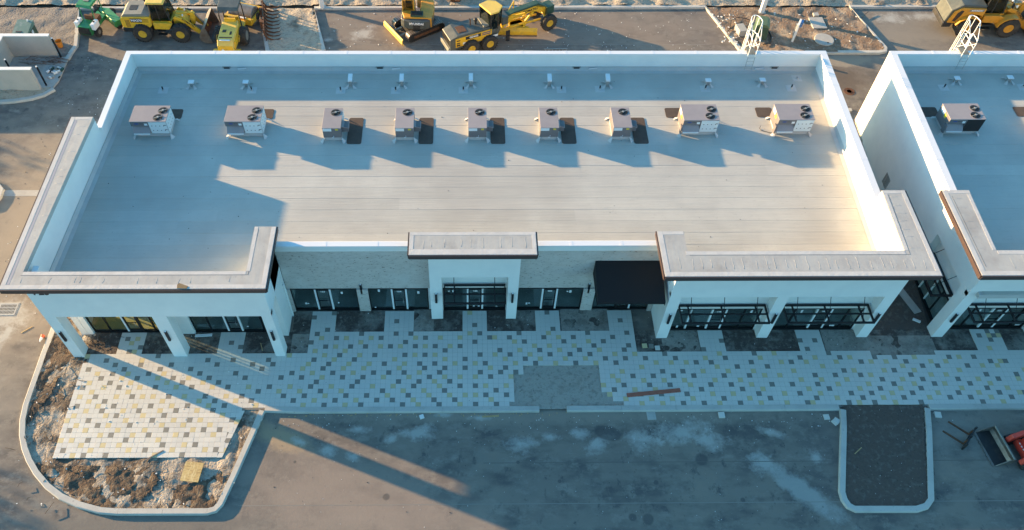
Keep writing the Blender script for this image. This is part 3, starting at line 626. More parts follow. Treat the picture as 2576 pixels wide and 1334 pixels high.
# --- roof: lapped membrane sheets
rr = random.Random(11)
wallpoly('roof_deck', bld, [(-23.2, .9), (-11.2, .9), (-11.2, 3.5), (11.9, 3.5), (11.9, 1.9), (24.0, 1.9), (24.4, 20.1), (-22.5, 20.1)], ZR_-.35, ZR_-.03, flash_m)
ys = [20.02, 19.7]+[12.75+.907*k for k in range(7, -1, -1)]+[12.75-.907*k for k in range(1, 14)]
for k in range(len(ys)-1):
    y1, y0 = ys[k], ys[k+1]
    if y1 < 1.0: break
    y0 = max(y0, .95)
    xs = [-23.5]; x = -23.5+rr.uniform(6, 20)
    while x < 22: xs.append(x); x += rr.uniform(9, 22)
    xs.append(24.6)
    for q in range(len(xs)-1):
        xa, xb = xs[q], xs[q+1]
        xa = max(xa, lx(y0)-.02) if q == 0 else xa
        xb = min(xb, rx(y0)+.03) if q == len(xs)-2 else xb
        if y0 < 3.45:      # the recessed middle of the front has no roof this far forward
            a0, b0 = -11.3, 11.9
            parts = [(xa, min(xb, a0)), (max(xa, b0), xb)]
        else: parts = [(xa, xb)]
        if y0 < 1.9 : parts = [(u, min(v, a0)) for u, v in parts]
        dz = rr.uniform(0, .004)
        for xa, xb in parts:
            if xb-xa < .1: continue
            MB().add([(xa, y0-.03, ZR_+.006+dz), (xb+.03, y0-.03, ZR_+.006+dz), (xb, y1, ZR_+dz), (xa, y1, ZR_+dz), (xa, y0-.03, ZR_-.03), (xb+.03, y0-.03, ZR_-.03), (xb+.03, y1, ZR_-.03)],
                     [(0, 1, 2, 3), (4, 5, 1, 0), (5, 6, 2, 1)]).build('membrane_sheet', membrane, bld)
# flashing strips with vertical laps round the foot of the parapets
def foot(parent, P, Q, hgt=.32, out=.12, seg=1.15, z=ZR_):
    P = Vector(P); Q = Vector(Q); L_ = (Q-P).length; t = (Q-P)/L_; nn = Vector((-t.y, t.x)); k = max(1, round(L_/seg))
    for i in range(k):
        A = P+t*(L_*i/k); B = P+t*(L_*(i+1)/k+.03); e = .004*(i % 2)
        vs = [(*(A+nn*(out+.25)), z+.016+e), (*(B+nn*(out+.25)), z+.016+e), (*(A+nn*out), z+.05+e), (*(B+nn*out), z+.05+e), (*(A+nn*(.012+e)), z+hgt), (*(B+nn*(.012+e)), z+hgt)]
        MB().add(vs, [(0, 1, 3, 2), (2, 3, 5, 4)]).build('flashing', flash_m, parent)
    MB().tube([(*(P+nn*.02), z+hgt), (*(Q+nn*.02), z+hgt)], .018, 4).build('termination_bar', galv, parent)
foot(bld, (24.5, 20.035), (-22.5, 20.035)); foot(bld, (lx(19.9), 19.9), (lx(1.2), 1.2), seg=2.4); foot(bld, (rx(2.3), 2.3), (rx(19.9), 19.9), seg=2.4)
# scuppers and overflow openings in the back parapet
for x in (-16.38, -5.82, 7.81, 21.6):
    MB().box(x-.28, x+.28, 19.98, 20.03, ZR_+.1, ZR_+.36).build('scupper_frame', galv, bld); MB().box(x-.2, x+.2, 19.97, 19.985, ZR_+.15, ZR_+.32).build('scupper_opening', fan_m, bld)
for x in (-15.32, -4.7, 8.95, 20.52):
    MB().add([(x-.3, 19.95, ZR_+.12), (x+.3, 19.95, ZR_+.2), (x+.3, 19.9, ZR_+.36), (x-.3, 19.9, ZR_+.30)], [(0, 1, 2, 3)]).build('overflow_flap', coping_m, bld)
# --- shop fronts
def pane(par, x0, x1, z0, z1, y): MB().box(x0, x1, y-.006, y+.006, z0, z1).build('pane', glassm, par)
def shopfront(bd, y, x0, x1, mull, door, number, z1=2.24, z0=-.02, white=(), stickers=(), zn=None):
    fr = MB()
    fr.box(x0, x1, y-.05, y+.05, z0-.06, z0+.08); fr.box(x0, x1, y-.05, y+.05, z1-.06, z1)
    fr.box(x0, x0+.06, y-.05, y+.05, z0+.08, z1-.06); fr.box(x1-.06, x1, y-.05, y+.05, z0+.08, z1-.06)
    w_ = fr.build('shop_window', alum, bd)
    xs = [x0+.06]+sorted(mull)+[x1-.06]
    for m_ in mull:
        if any(abs(m_-q) < .02 for q in white):
            MB().box(m_-.05, m_+.05, y-.065, y+.05, z0+.08, z1-.06).build('mullion', film, w_)
        else: MB().box(m_-.035, m_+.035, y-.055, y+.05, z0+.08, z1-.06).build('mullion', alum, w_)
    for q in range(len(xs)-1):
        A, B = xs[q]+(.035 if q else 0), xs[q+1]-(.035 if q < len(xs)-2 else 0)
        if door and abs(xs[q]-door[0]) < .02:
            d = MB().box(A+.02, A+.09, y-.045, y+.03, z0, z1-.1).box(B-.09, B-.02, y-.045, y+.03, z0, z1-.1).box(A+.09, B-.09, y-.045, y+.03, z0, z0+.25).box(A+.09, B-.09, y-.045, y+.03, z1-.2, z1-.1).build('door', alum, bd)
            pane(d, A+.09, B-.09, z0+.25, z1-.2, y)
            MB().box(A+.1, B-.1, y-.09, y-.05, 1.0, 1.05).build('push_bar', black, d)
            MB().tube([(B-.16, y-.05, .85), (B-.16, y-.16, .85), (B-.16, y-.16, 1.2), (B-.16, y-.05, 1.2)], .016, 5).build('handle', galv, d)
            if number: text('door_number', number, .20, letter_w, d, frontM((A+B)/2, y-.03, z1-.33), .004, .006)
        else: pane(w_, A, B, z0+.08, z1-.06, y)
    for (sx, sz, sw, sh) in stickers: MB().box(sx, sx+sw, y-.02, y-.012, sz, sz+sh).build('paper_notice', film, w_)
shopfront(bld, 1.79, -22.36, -17.26, [-21.35, -20.27, -19.40, -18.65], (-20.27, -19.4), '', white=(-20.27,))
shopfront(bld, 1.79, -16.28, -11.22, [-15.3, -14.25, -13.41, -12.12], (-14.25, -13.41), '', white=(-14.25, -13.41), stickers=((-13.1, .45, .1, .08),))
shopfront(bld, YS+.02, -10.42, -6.45, [-8.96, -8.08], (-8.96, -8.08), '103', z1=2.22, white=(-8.96, -8.08), stickers=((-9.75, .55, .12, .18), (-9.6, .58, .08, .1), (-7.45, 1.65, .12, .22), (-7.75, .65, .09, .12)))
shopfront(bld, YS+.02, -5.78, -2.2, [-4.37, -3.52], (-4.37, -3.52), '104', z1=2.22, white=(-4.37, -3.52), stickers=((-5.2, 1.85, .12, .24), (-5.55, .15, .1, .1), (-2.85, 1.65, .13, .25)))
shopfront(bld, YS+.02, -1.3, 2.5, [.18, 1.08], (.18, 1.08), '105', z1=2.25, white=(.18, 1.08), stickers=((-.75, 1.8, .08, .22), (-1.0, 1.85, .12, .1), (.5, .25, .12, .1), (.8, .25, .12, .1), (1.9, .2, .12, .1)))
shopfront(bld, YS+.02, 2.86, 7.13, [4.70, 5.56], (4.70, 5.56), '106', z1=2.22, white=(4.70, 5.56), stickers=((3.75, .45, .1, .2), (3.9, .55, .12, .08), (6.3, 1.7, .14, .24), (6.15, 1.78, .1, .1)))
shopfront(bld, YS+.02, 7.84, 11.3, [9.3, 10.14], (9.3, 10.14), '107', z1=2.22, white=(10.14,))
shopfront(bld, 1.84, 12.2, 17.6, [13.4, 14.67, 15.5, 16.6], (14.67, 15.5), '108', z1=2.16, white=(14.67, 15.5, 13.4), stickers=((12.75, 1.9, .15, .1), (16.95, 1.7, .13, .25), (12.85, .1, .12, .22), (14.1, .2, .15, .1)))
shopfront(bld, 1.84, 18.35, 23.65, [19.6, 20.9, 21.77, 22.8], (20.9, 21.77), '109', z1=2.16, white=(20.9, 21.77), stickers=((19.95, 1.7, .12, .25), (21.1, 1.95, .3, .08), (22.2, .2, .3, .12)))
# side window of the first shop
for ya, yb in ((3.35, 4.0), (4.5, 5.95)):
    w_ = MB().box(-23.0, -22.9, ya, yb, 0, .08).build('shop_window', alum, bld)
    MB().box(-23.0, -22.9, ya, yb, 2.2, 2.28).build('head_rail', alum, w_); ym = ya+(yb-ya)*.62; MB().box(-23.0, -22.9, ym-.03, ym+.03, .08, 2.2).build('mullion', alum, w_)
    MB().box(-22.955, -22.945, ya, yb, .08, 2.2).build('pane', glassm, w_)
# shop interiors
struct_yellow = wallpoly('floor_boards', bld, [(-22.7, 1.95), (-17.02, 1.95), (-17.02, 5.98), (-22.7, 5.98)], -.024, 0.0, yint)
slab = wallpoly('floor_slab', bld, [(-22.72, 1.92), (-11.0, 1.92), (-11.0, 3.5), (11.9, 3.5), (11.9, 2.1), (23.9, 2.1), (24.2, 19.9), (-22.7, 19.9)], -.3, -.025, concrete)
wallpoly('partition', bld, [(-17.0, 1.92), (-16.85, 1.92), (-16.85, 12), (-17.0, 12)], -.02, 4.4, yint)
wallpoly('back_partition', bld, [(-22.72, 6.0), (-17.0, 6.0), (-17.0, 6.12), (-22.72, 6.12)], -.02, 4.4, yint)
wallpoly('back_partition', bld, [(-16.85, 9), (24, 9), (24, 9.12), (-16.85, 9.12)], -.02, 4.4, intw)
for x in (-10.8, -6.1, -1.7, 2.7, 7.5, 11.72, 18.0): wallpoly('partition', bld, [(x, 3.62), (x+.12, 3.62), (x+.12, 9), (x, 9)], -.02, 4.4, intw)
# --- canopies: steel frames hung on rods, and the black fabric awning
def canopy(parent, x0, x1, yb, yf, z, rods, cross, yw, zw):
    f = MB(); t = .08
    for y in (yb, yf+t): f.box(x0, x1, y-t, y, z-.14, z)
    f.box(x0, x0+.07, yf+t, yb-t, z-.14, z).box(x1-.07, x1, yf+t, yb-t, z-.14, z)
    ym = (yb+yf)/2; f.box(x0+.07, x1-.07, ym-.04, ym+.04, z-.1, z-.02)
    o = f.build('canopy_frame', black, parent)
    for x in cross: MB().box(x-.04, x+.04, yf+t, yb-t, z-.12, z-.03).build('cross_bar', black, o)
    for x in rods: MB().tube([(x, yw, zw), (x, yf+.08, z-.02)], .02, 6).build('hanger_rod', black, o)
canopy(bld, 12.45, 17.55, 1.72, .42, 2.75, (12.95, 14.85, 16.75), (13.0, 14.95, 16.95), 1.76, 4.1)
canopy(bld, 18.55, 23.6, 1.72, .42, 2.75, (19.05, 20.95, 22.9), (19.1, 21.0, 23.0), 1.76, 4.1)
canopy(bld, -1.22, 2.42, 3.2, 1.82, 2.8, (-.62, 1.75), (-.6, 1.76), 3.26, 4.15)
aw = MB().prism([(3.3, 4.9), (3.3, 3.75), (1.0, 3.85), (1.0, 4.02)], 7.5, 11.35, 'x').build('awning', blackcloth, bld)
for x in (7.49, 11.33): MB().box(x, x+.03, 1.0, 3.3, 3.72, 3.8).build('awning_bar', black, aw)
# --- wall sconces
def sconce(parent, x, y, z0, z1): 
    o = MB().box(x-.065, x+.065, y-.12, y, z0, z1, ch=.01).build('wall_light', black, parent)
    MB().box(x-.05, x+.05, y-.105, y-.015, z1, z1+.012).build('light_lens', film, o)
for x in (-22.83, -16.9, -10.94): sconce(bld, x, 0, 1.9, 2.85)
for x in (11.93, 18.08, 24.12): sconce(bld, x, 1.154, 1.7, 2.66)
for x in (-6.17, 7.43): sconce(bld, x, YS, 1.8, 2.7)
for x in (-1.68, 2.83): sconce(bld, x, 2.6, 1.85, 2.75)
# street number, downspout and patches
text('street_number', '723', .78, letter_k, bld, frontM(-22.35, -.008, 6.66) @ Matrix.Diagonal((.78, 1, 1, 1)), .006, .018)
MB().box(-10.62, -10.52, 2.9, 3.0, -.2, 3.2).build('downspout', stucco, bld)
MB().prism([(-15.0, -.13), (-14.5, -.15), (-14.45, .0), (-14.65, .08), (-14.95, .2), (-15.03, .1)], ZT_+.006, ZT_+.03).build('torn_patch', mat('torn_board', (.20, .14, .075), .9), bld)
# ------------------------------------------------------------------ second building
B0 = 28.35
def b2i(y): return 28.98+.0315*y
def b2o(y): return 28.62+(y-6.6)*.05
wallpoly('wall', bl2, [(B0, 1.154), (62, 1.154), (62, 1.45), (B0, 1.45)], ZL_, CB-.002)
for x0, x1 in ((28.35, 29.02), (34.2, 34.87), (40, 40.7), (46, 46.7)): wallpoly('column', bl2, [(x0, 1.157), (x1, 1.157), (x1, 1.9), (x0, 1.9)], -.2, ZL_+.3)
wallpoly('wall', bl2, [(B0+.003, 1.45), (B0+.33, 1.45), (B0+.33, 6.5), (B0+.003, 6.5)], ZL_, CB-.003)
wallpoly('wall', bl2, [(B0+.003, 5.7), (B0+.5, 5.7), (B0+.5, 6.5), (B0+.003, 6.5)], -.3, ZL_)
wallpoly('wall', bl2, [(28.85, 2.1), (29.1, 2.1), (29.1, 5.7), (28.85, 5.7)], 2.17, ZL_+.1)
wallpoly('soffit', bl2, [(B0+.33, 1.46), (62, 1.46), (62, 1.9), (B0+.33, 1.9)], ZL_+.002, ZL_+.12)
wallpoly('wall', bl2, [(b2o(6.45)-.1, 6.48), (b2i(6.48)-.02, 6.48), (b2i(20.17)-.02, 20.31), (29.30, 20.31)], -.3, ZP_-.1)
wallpoly('parapet', bl2, [(B0+.01, 1.5), (b2i(1.5), 1.5), (b2i(6.62), 6.62), (B0+.1, 6.62)], ZL_+.2, CB-.004)
wallpoly('parapet', bl2, [(B0+.33, 1.46), (62, 1.46), (62, 2.25), (B0+.33, 2.25)], ZL_+.13, CB-.006)
wallpoly('wall', bl2, [(29.1, 1.80), (62, 1.80), (62, 2.05), (29.1, 2.05)], 2.17, ZL_+.002)
capB = [(27.58, .53), (62, .53), (62, 2.24), (b2i(2.24), 2.24), (b2i(6.65), 6.65), (27.60, 6.65)]
cap(bl2, capB, None); fascia(bl2, (27.58, .53), (62, .53), CB-.03, ZT_); fascia(bl2, (27.60, 6.65), (27.58, .53), CB-.03, ZT_)
for P in ([(27.6, .55), (62, .55), (62, .83), (27.6, .83)], [(b2i(2), 1.98), (62, 1.98), (62, 2.22), (b2i(2), 2.22)], [(27.6, .84), (27.86, .84), (27.88, 6.63), (27.62, 6.63)], [(27.9, 6.4), (b2i(6.6)-.02, 6.4), (b2i(6.6)-.02, 6.63), (27.9, 6.63)], [(b2i(2)-.22, 2.26), (b2i(2)-.02, 2.26), (b2i(6)-.02, 6.38), (b2i(6)-.22, 6.38)]): strip(bl2, P, ZT_)
laps(bl2, 29.3, 40, .96, 1.94, 18); laps(bl2, 28.0, 28.7, 2.2, 6.3, 7, False)
cap_seam(bl2, [(28.02, 1.1), (28.02, 6.2)], ZT_)
wallpoly('parapet', bl2, [(29.30, 20.035), (62, 20.035), (62, 20.315), (29.30, 20.315)], -.3, ZP_-.1)
coping_run(bl2, (29.28, 20.30), (62, 20.30), -.31, .03, ZP_+.004)
coping_run(bl2, (29.30, 20.31), (b2i(6.7)-.42, 6.66), -.02, .42, ZP_)
wallpoly('roof_deck', bl2, [(28.8, .9), (62, .9), (62, 20.1), (29.3, 20.1)], ZR_-.35, ZR_-.03, flash_m)
for k in range(len(ys)-1):
    y1, y0 = ys[k], ys[k+1]
    if y1 < 1.0: break
    for xa, xb in ((b2i(y0)-.01, 41+rr.uniform(-3, 3)), (44, 62)):
        if xa == 44: xa = last
        last = xb; dz = rr.uniform(0, .004)
        MB().add([(xa, y0-.03, ZR_+.006+dz), (xb+.03, y0-.03, ZR_+.006+dz), (xb, y1, ZR_+dz), (xa, y1, ZR_+dz), (xa, y0-.03, ZR_-.03), (xb+.03, y0-.03, ZR_-.03)], [(0, 1, 2, 3), (4, 5, 1, 0)]).build('membrane_sheet', membrane, bl2)
foot(bl2, (61, 20.035), (29.7, 20.035)); foot(bl2, (b2i(19.9), 19.9), (b2i(2.3), 2.3), seg=2.4)
shopfront(bl2, 1.84, 29.1, 34.1, [30.3, 31.4, 32.25, 33.3], (31.4, 32.25), '101', z1=2.16, white=(31.4, 32.25), stickers=((30.6, 1.75, .12, .22), (31.6, 1.98, .35, .08), (33.6, .2, .3, .1)))
shopfront(bl2, 1.84, 34.8, 40, [36, 37.3, 38.1, 39], (37.3, 38.1), '102', z1=2.16, white=(37.3, 38.1))
canopy(bl2, 29.35, 34.0, 1.72, .42, 2.75, (29.9, 31.7, 33.4), (29.9, 31.8, 33.5), 1.76, 4.1); canopy(bl2, 35.05, 39.8, 1.72, .42, 2.75, (35.6, 37.4, 39.2), (35.6, 37.4, 39.2), 1.76, 4.1)
# side shop window in the gap between the buildings, with its own canopy
sw = MB().box(28.78, 28.88, 2.1, 5.7, -.08, .06).build('shop_window', alum, bl2); MB().box(28.78, 28.88, 2.1, 5.7, 2.1, 2.17).build('head_rail', alum, sw)
for y in (2.1, 3.0, 3.9, 4.8, 5.64): MB().box(28.77, 28.87, y, y+.06, .06, 2.1).build('mullion', film if y in (3.9, 4.8) else alum, sw)
MB().box(28.82, 28.832, 2.1, 5.7, .06, 2.1).build('pane', glassm, sw)
cf = MB()
cf.box(27.5, 27.6, 2.3, 5.5, 2.58, 2.75).box(28.7, 28.8, 2.3, 5.5, 2.58, 2.75).box(27.6, 28.7, 2.3, 2.38, 2.58, 2.75).box(27.6, 28.7, 5.42, 5.5, 2.58, 2.75).box(28.1, 28.18, 2.38, 5.42, 2.62, 2.7)
cfo = cf.build('canopy_frame', black, bl2)
for y in (2.9, 4.9): MB().tube([(28.83, y, 4.0), (27.58, y, 2.73)], .02, 6).build('hanger_rod', black, cfo)
sconce(bl2, 28.68, 1.154, 1.75, 2.6); sconce(bl2, 34.5, 1.154, 1.7, 2.66)
for k in range(7): MB().box(28.86+.02*(k > 3), 29.02, 12.6+k*.12, 12.68+k*.12, .6, 1.5).build('meter_can', galv, bl2)
wallpoly('floor_slab', bl2, [(28.9, 2.1), (62, 2.1), (62, 20), (29.2, 20)], -.3, -.025, concrete)
wallpoly('back_partition', bl2, [(29.2, 9), (62, 9), (62, 9.12), (29.2, 9.12)], -.02, 4.4, intw)
# ------------------------------------------------------------------ roof-top units
def fan(par, x, y, z, r, rz):
    MB().lathe([(r+.03, -.02), (r+.03, .012), (r, .012), (r, -.02)], 24, (x, y, z)).build('fan_ring', rtu_side, par)
    o = MB().lathe([(r, -.004), (r, .004)], 24, (x, y, z+.002)).build('fan_well', fan_m, par)
    T = Matrix.Translation((x, y, z+.016))
    b = MB()
    for k in range(4):
        b.T = T @ Matrix.Rotation(rz+k*PI/2+.5, 4, 'Z') @ Matrix.Rotation(.35, 4, 'X'); b.box(.06, r*.9, -.07, .07, -.004, .004)
    b.build('fan_blades', mblack, o)
    m_ = MB(); m_.T = T @ Matrix.Rotation(rz, 4, 'Z'); m_.box(-r, r, -.018, .018, .02, .04); m_.T = T; m_.lathe([(.07, -.03), (.07, .05)], 10)
    m_.build('motor_bracket', galv, o)
LOGO = mat('oval_badge', (.03, .06, .22), .4)
warn = mat('warning_yellow', (.75, .55, .04), .5)
def curb(par, x0, x1, y0, y1):
    MB().prism([(x0, y0), (x1, y0), (x1, y1), (x0, y1)], ZR_, ZR_+.36).build('roof_curb', flash_m, par)
    for (p, q) in (((x0, y0), (-1, -1)), ((x1, y0), (1, -1)), ((x1, y1), (1, 1)), ((x0, y1), (-1, 1))):
        dx, dy = q
        MB().add([(p[0], p[1]+dy*.01, ZR_+.35), (p[0]+dx*.10, p[1]+dy*.34, ZR_+.012), (p[0]+dx*.22, p[1]+dy*.26, ZR_+.013), (p[0]+dx*.3, p[1]+dy*.06, ZR_+.014), (p[0]+dx*.01, p[1], ZR_+.35)],
                 [(0, 1, 2), (0, 2, 4), (4, 2, 3)]).build('curb_corner_patch', membrane_strip, par)
def small_unit(x, y, label, white):
    """x,y = front left corner of the casing"""
    L0, W0 = 1.84, 1.15; zb, zt = ZR_+.30, ZR_+1.12
    t = thing('rooftop_unit', label, 'air conditioner', (x+W0/2, y+L0/2, ZR_), 0, 'small single fan roof units in the middle of the row')
    X0, X1, Y0, Y1 = -W0/2, W0/2, -L0/2, L0/2; zb -= ZR_; zt -= ZR_
    C = MB(); k = []
    o = MB().box(X0, X1, Y0, Y1, zb, zt-.03).build('casing', rtu_side, t)
    MB().box(X0-.025, X1+.025, Y0-.025, Y1+.025, zt-.03, zt+.004, ch=.01).build('lid', rtu_top, t)
    cu = MB().box(X0+.04, X1-.04, Y0+.06, Y1-.06, 0, zb).build('roof_curb', flash_m, t)
    for (px, py, dx, dy) in ((X0+.04, Y0+.06, -1, -1), (X1-.04, Y0+.06, 1, -1), (X1-.04, Y1-.06, 1, 1), (X0+.04, Y1-.06, -1, 1)):
        MB().add([(px, py+dy*.01, zb-.02), (px+dx*.10, py+dy*.34, .012), (px+dx*.22, py+dy*.26, .013), (px+dx*.3, py+dy*.06, .014), (px+dx*.01, py, zb-.02)], [(0, 1, 2), (0, 2, 4), (4, 2, 3)]).build('curb_corner_patch', membrane_strip, cu)
    fan(t, X0+.74, Y1-.42, zt+.006, .30, .35)
    # hood on the right side, economiser door
    h = MB().prism([(Y0+.45, zb+.08), (Y0+.45, zb+.50), (Y0+1.0, zb+.50), (Y0+1.0, zb+.08)], X1, X1+.42, 'x').build('intake_hood', rtu_side, t)
    MB().add([(X1, Y0+.42, zb+.54), (X1+.46, Y0+.42, zb+.42), (X1+.46, Y0+1.03, zb+.42), (X1, Y0+1.03, zb+.54), (X1, Y0+.42, zb+.50), (X1+.46, Y0+.42, zb+.38), (X1+.46, Y0+1.03, zb+.38), (X1, Y0+1.03, zb+.50)], [(0, 1, 2, 3), (4, 7, 6, 5), (0, 4, 5, 1), (1, 5, 6, 2), (2, 6, 7, 3)]).build('hood_top', rtu_top, h)
    if white:
        q = MB().box(X1, X1+.02, Y0+1.08, Y1-.05, zb+.05, zt-.08).build('protective_panel', rtu_white, t)
        for a_ in range(3):
            for b_ in range(2): MB().lathe([(.025, 0), (.025, .006)], 8, (X1+.02, Y0+1.2+a_*.2, zb+.3+b_*.35), 'x').build('hole', fan_m, q)
    MB().box(X0+.02, X0+.56, Y0-.006, Y0, zt-.28, zt-.05).build('label_sheet', film, t)
    MB().box(X1-.34, X1-.16, Y0-.006, Y0, zt-.2, zt-.08).build('warning_sticker', warn, t)
    MB().lathe([(.022, 0), (.022, .04)], 8, (X0+.65, Y0-.04, zb+.12), 'y').build('pipe_stub', film, t)
    MB().box(X0+.52, X0+.66, Y0-.02, Y0, zb-.03, zb+.01).build('drain_lip', film, t)
    return t
sx = [-8.99, -4.38, .27, 4.86, 9.52]
names = ['beside the half sunlit large unit', 'second from left of the five small units', 'in line with the centre portal', 'second from right of the five small units', 'next to the large unit on its right']
for k, x in enumerate(sx): small_unit(x, 13.12+.01*k, 'small single fan roof unit '+names[k], k == 0)
def large_unit(x, y, label, lefthood=False, blackpanel=False, wide=2.27):
    W0, L0 = wide, 1.46; zb, zt = .30, 1.36
    t = thing('rooftop_unit', label, 'air conditioner', (x+W0/2, y+L0/2, ZR_), 0, 'large twin fan roof units at both ends of the row')
    X0, X1, Y0, Y1 = -W0/2, W0/2, -L0/2, L0/2
    MB().box(X0, X1, Y0+.25, Y1, zb, zt-.03).box(X0+W0*.50, X1, Y0, Y0+.25, zb, zt-.03).box(X0, X0+W0*.5, Y0, Y0+.25, zt-.42, zt-.03).build('casing', rtu_side, t)
    MB().box(X0-.02, X1+.02, Y0-.02, Y1+.02, zt-.03, zt+.004, ch=.01).build('lid', rtu_top, t)
    cu = MB().box(X0+.1, X1-.06, Y0+.1, Y1-.06, 0, zb).build('roof_curb', flash_m, t)
    for (px, py, dx, dy) in ((X0+.1, Y0+.1, -1, -1), (X1-.06, Y0+.1, 1, -1), (X1-.06, Y1-.06, 1, 1), (X0+.1, Y1-.06, -1, 1)):
        MB().add([(px, py+dy*.01, zb-.02), (px+dx*.10, py+dy*.34, .012), (px+dx*.22, py+dy*.26, .013), (px+dx*.3, py+dy*.06, .014), (px+dx*.01, py, zb-.02)], [(0, 1, 2), (0, 2, 4), (4, 2, 3)]).build('curb_corner_patch', membrane_strip, cu)
    fan(t, X1-.36, Y1-.46, zt+.006, .29, .4); fan(t, X1-.55, Y0+.36, zt+.006, .29, .4)
    # economiser hood: sloping lid over a louvre, left half of the front
    h = MB().add([(X0+.02, Y0+.25, zt-.42), (X0+W0*.49, Y0+.25, zt-.42), (X0+.02, Y0-.18, zb+.18), (X0+W0*.49, Y0-.18, zb+.18), (X0+.02, Y0+.25, zb+.05), (X0+W0*.49, Y0+.25, zb+.05)],
                 [(0, 2, 3, 1), (0, 4, 2), (1, 3, 5), (2, 4, 5, 3)]).build('intake_hood', rtu_top, t)
    MB().box(X0+.06, X0+W0*.47, Y0-.2, Y0-.17, zb+.10, zb+.19).build('hood_lip', film, h)
    q = MB().box(X0+W0*.505, X1-.01, Y0-.022, Y0-.001, zb+.05, zt-.05).build('coil_guard' if blackpanel else 'protective_panel', fan_m if blackpanel else rtu_white, t)
    if not blackpanel:
        for a_ in range(4):
            for b_ in range(2): MB().lathe([(.032, -.03), (.032, -.024)], 8, (X0+W0*.505+.17+a_*.25, Y0, zb+.32+b_*.38), 'y').build('hole', fan_m, q)
        for b_ in range(2): MB().box(X1-.2, X1-.04, Y0-.03, Y0-.022, zb+.36+b_*.38, zb+.40+b_*.38).build('slot', fan_m, q)
        if not lefthood:
            q = MB().box(X1, X1+.02, Y0+.02, Y1-.1, zb+.05, zt-.05).build('protective_panel', rtu_white, t)
            for a_ in range(4):
                for b_ in range(2): MB().lathe([(.032, 0), (.032, .006)], 8, (X1+.02, Y0+.25+a_*.28, zb+.32+b_*.38), 'x').build('hole', fan_m, q)
    MB().lathe([(.10, -.004), (.10, 0)], 14, (0, 0, 0), 'y').build('oval_badge', LOGO, t).matrix_local = Matrix.Translation((X0+.38, Y0-.002, zt-.2)) @ Matrix.Diagonal((1.5, 1, .55, 1))
    MB().box(X0+.55, X0+.8, Y0-.004, Y0, zt-.215, zt-.185).build('name_plate', fan_m, t)
    MB().box(X0+.86, X0+1.05, Y0-.006, Y0, zt-.34, zt-.18).build('label_sheet', film, t)
    if lefthood:
        MB().box(X0-.012, X0, Y0+.5, Y0+.75, zt-.42, zt-.18).build('warning_sticker', warn, t)
        MB().box(X0-.012, X0, Y0+.8, Y0+1.3, zb+.7, zt-.06).build('label_sheet', film, t)
        MB().box(X0-.1, X0-.02, Y0-.12, Y0+.2, zb-.05, zb+.55).build('side_duct', rtu_side, t)
    return t
large_unit(-21.13, 13.48, 'large twin fan roof unit standing in shade at the far left of the roof')
large_unit(-15.17, 13.48, 'large twin fan roof unit second from the left, half in sun')
large_unit(14.02, 13.56, 'large twin fan roof unit right of the five small ones, second from the right end', True)
large_unit(20.12, 13.60, 'large twin fan roof unit next to the sunlit right parapet', True)
large_unit(31.13, 13.62, 'large twin fan roof unit with black coil side on the neighbouring roof', True, True)
large_unit(37.5, 13.66, 'large twin fan roof unit just outside the right edge', True, True)
def rubber_mat(x, y, w_, l_, label):
    r_ = .12; pts = []
    for cx_, cy_, a0 in ((w_/2-r_, l_/2-r_, 0), (-w_/2+r_, l_/2-r_, 90), (-w_/2+r_, -l_/2+r_, 180), (w_/2-r_, -l_/2+r_, 270)):
        for q in (0, 45, 90): pts.append((cx_+r_*math.cos(R(a0+q)), cy_+r_*math.sin(R(a0+q))))
    o = MB().prism(pts, .016, .036).build('walkway_mat', pad_m); o.location = (x, y, ZR_)
    tag(o, label, 'mat', 'dark rubber service mats beside the roof units')
ordn = ['first', 'second', 'third', 'fourth', 'fifth']
for k, x in enumerate(sx): rubber_mat(x+1.91, 14.02, .94, 2.42, 'dark rubber mat lying right of the '+ordn[k]+' small roof unit')
rubber_mat(-19.15, 15.62, 1.1, .92, 'dark rubber mat right of the shaded far left roof unit'); rubber_mat(-13.15, 15.62, 1.1, .92, 'dark rubber mat right of the half sunlit large unit')
rubber_mat(13.93, 15.7, 1.1, .92, 'dark rubber mat left of the second large unit from the right end'); rubber_mat(20.0, 15.74, 1.1, .92, 'dark rubber mat left of the large unit by the right parapet')
rubber_mat(31.0, 15.76, 1.3, .92, 'dark rubber mat left of the unit on the neighbouring roof'); rubber_mat(37.5, 15.78, 1.3, .92, 'dark rubber mat at the right edge of the picture')
# vents
def vent(x, y, hgt, label, grp, w_=.26):
    x *= 1.0084; y += .36
    t = thing('roof_vent', label, 'vent', (x, y, ZR_), 0, grp)
    if hgt > .5:
        MB().prism([(-.12, 0), (-.12, hgt), (.12, hgt), (.12, 0)], -.11, .11, 'x').build('shaft', galv, t)
        MB().prism([(-.16, hgt-.12), (-.16, hgt), (.12, hgt+.10), (.42, hgt+.10), (.42, hgt), (.16, hgt-.04)], -.14, .14, 'x').build('hood', coping_m, t)
    else:
        MB().box(-.1, .1, -.1, .1, 0, hgt).build('shaft', galv, t); MB().box(-.19, .19, -.17, .17, hgt, hgt+.06).build('hood', coping_m, t)
    for dx, dy in ((-1, -1), (1, -1), (1, 1), (-1, 1)):
        MB().add([(dx*.1, dy*.08, .2), (dx*.2, dy*.42, .012), (dx*.42, dy*.3, .013), (dx*.08, dy*.1, .2)], [(0, 1, 2), (0, 2, 3)]).build('membrane_flap', membrane_strip, t)
wh = ['leftmost', 'second from left', 'middle', 'fourth from left', 'rightmost']
for k, (x, y) in enumerate(((-7.65, 18.11), (-4.2, 18.11), (.46, 18.15), (5.77, 18.1), (9.71, 18.1))): vent(x, y, .58, 'tall metal exhaust vent with hood, '+wh[k]+' of five tall ones', 'tall square exhaust vents in the shaded strip')
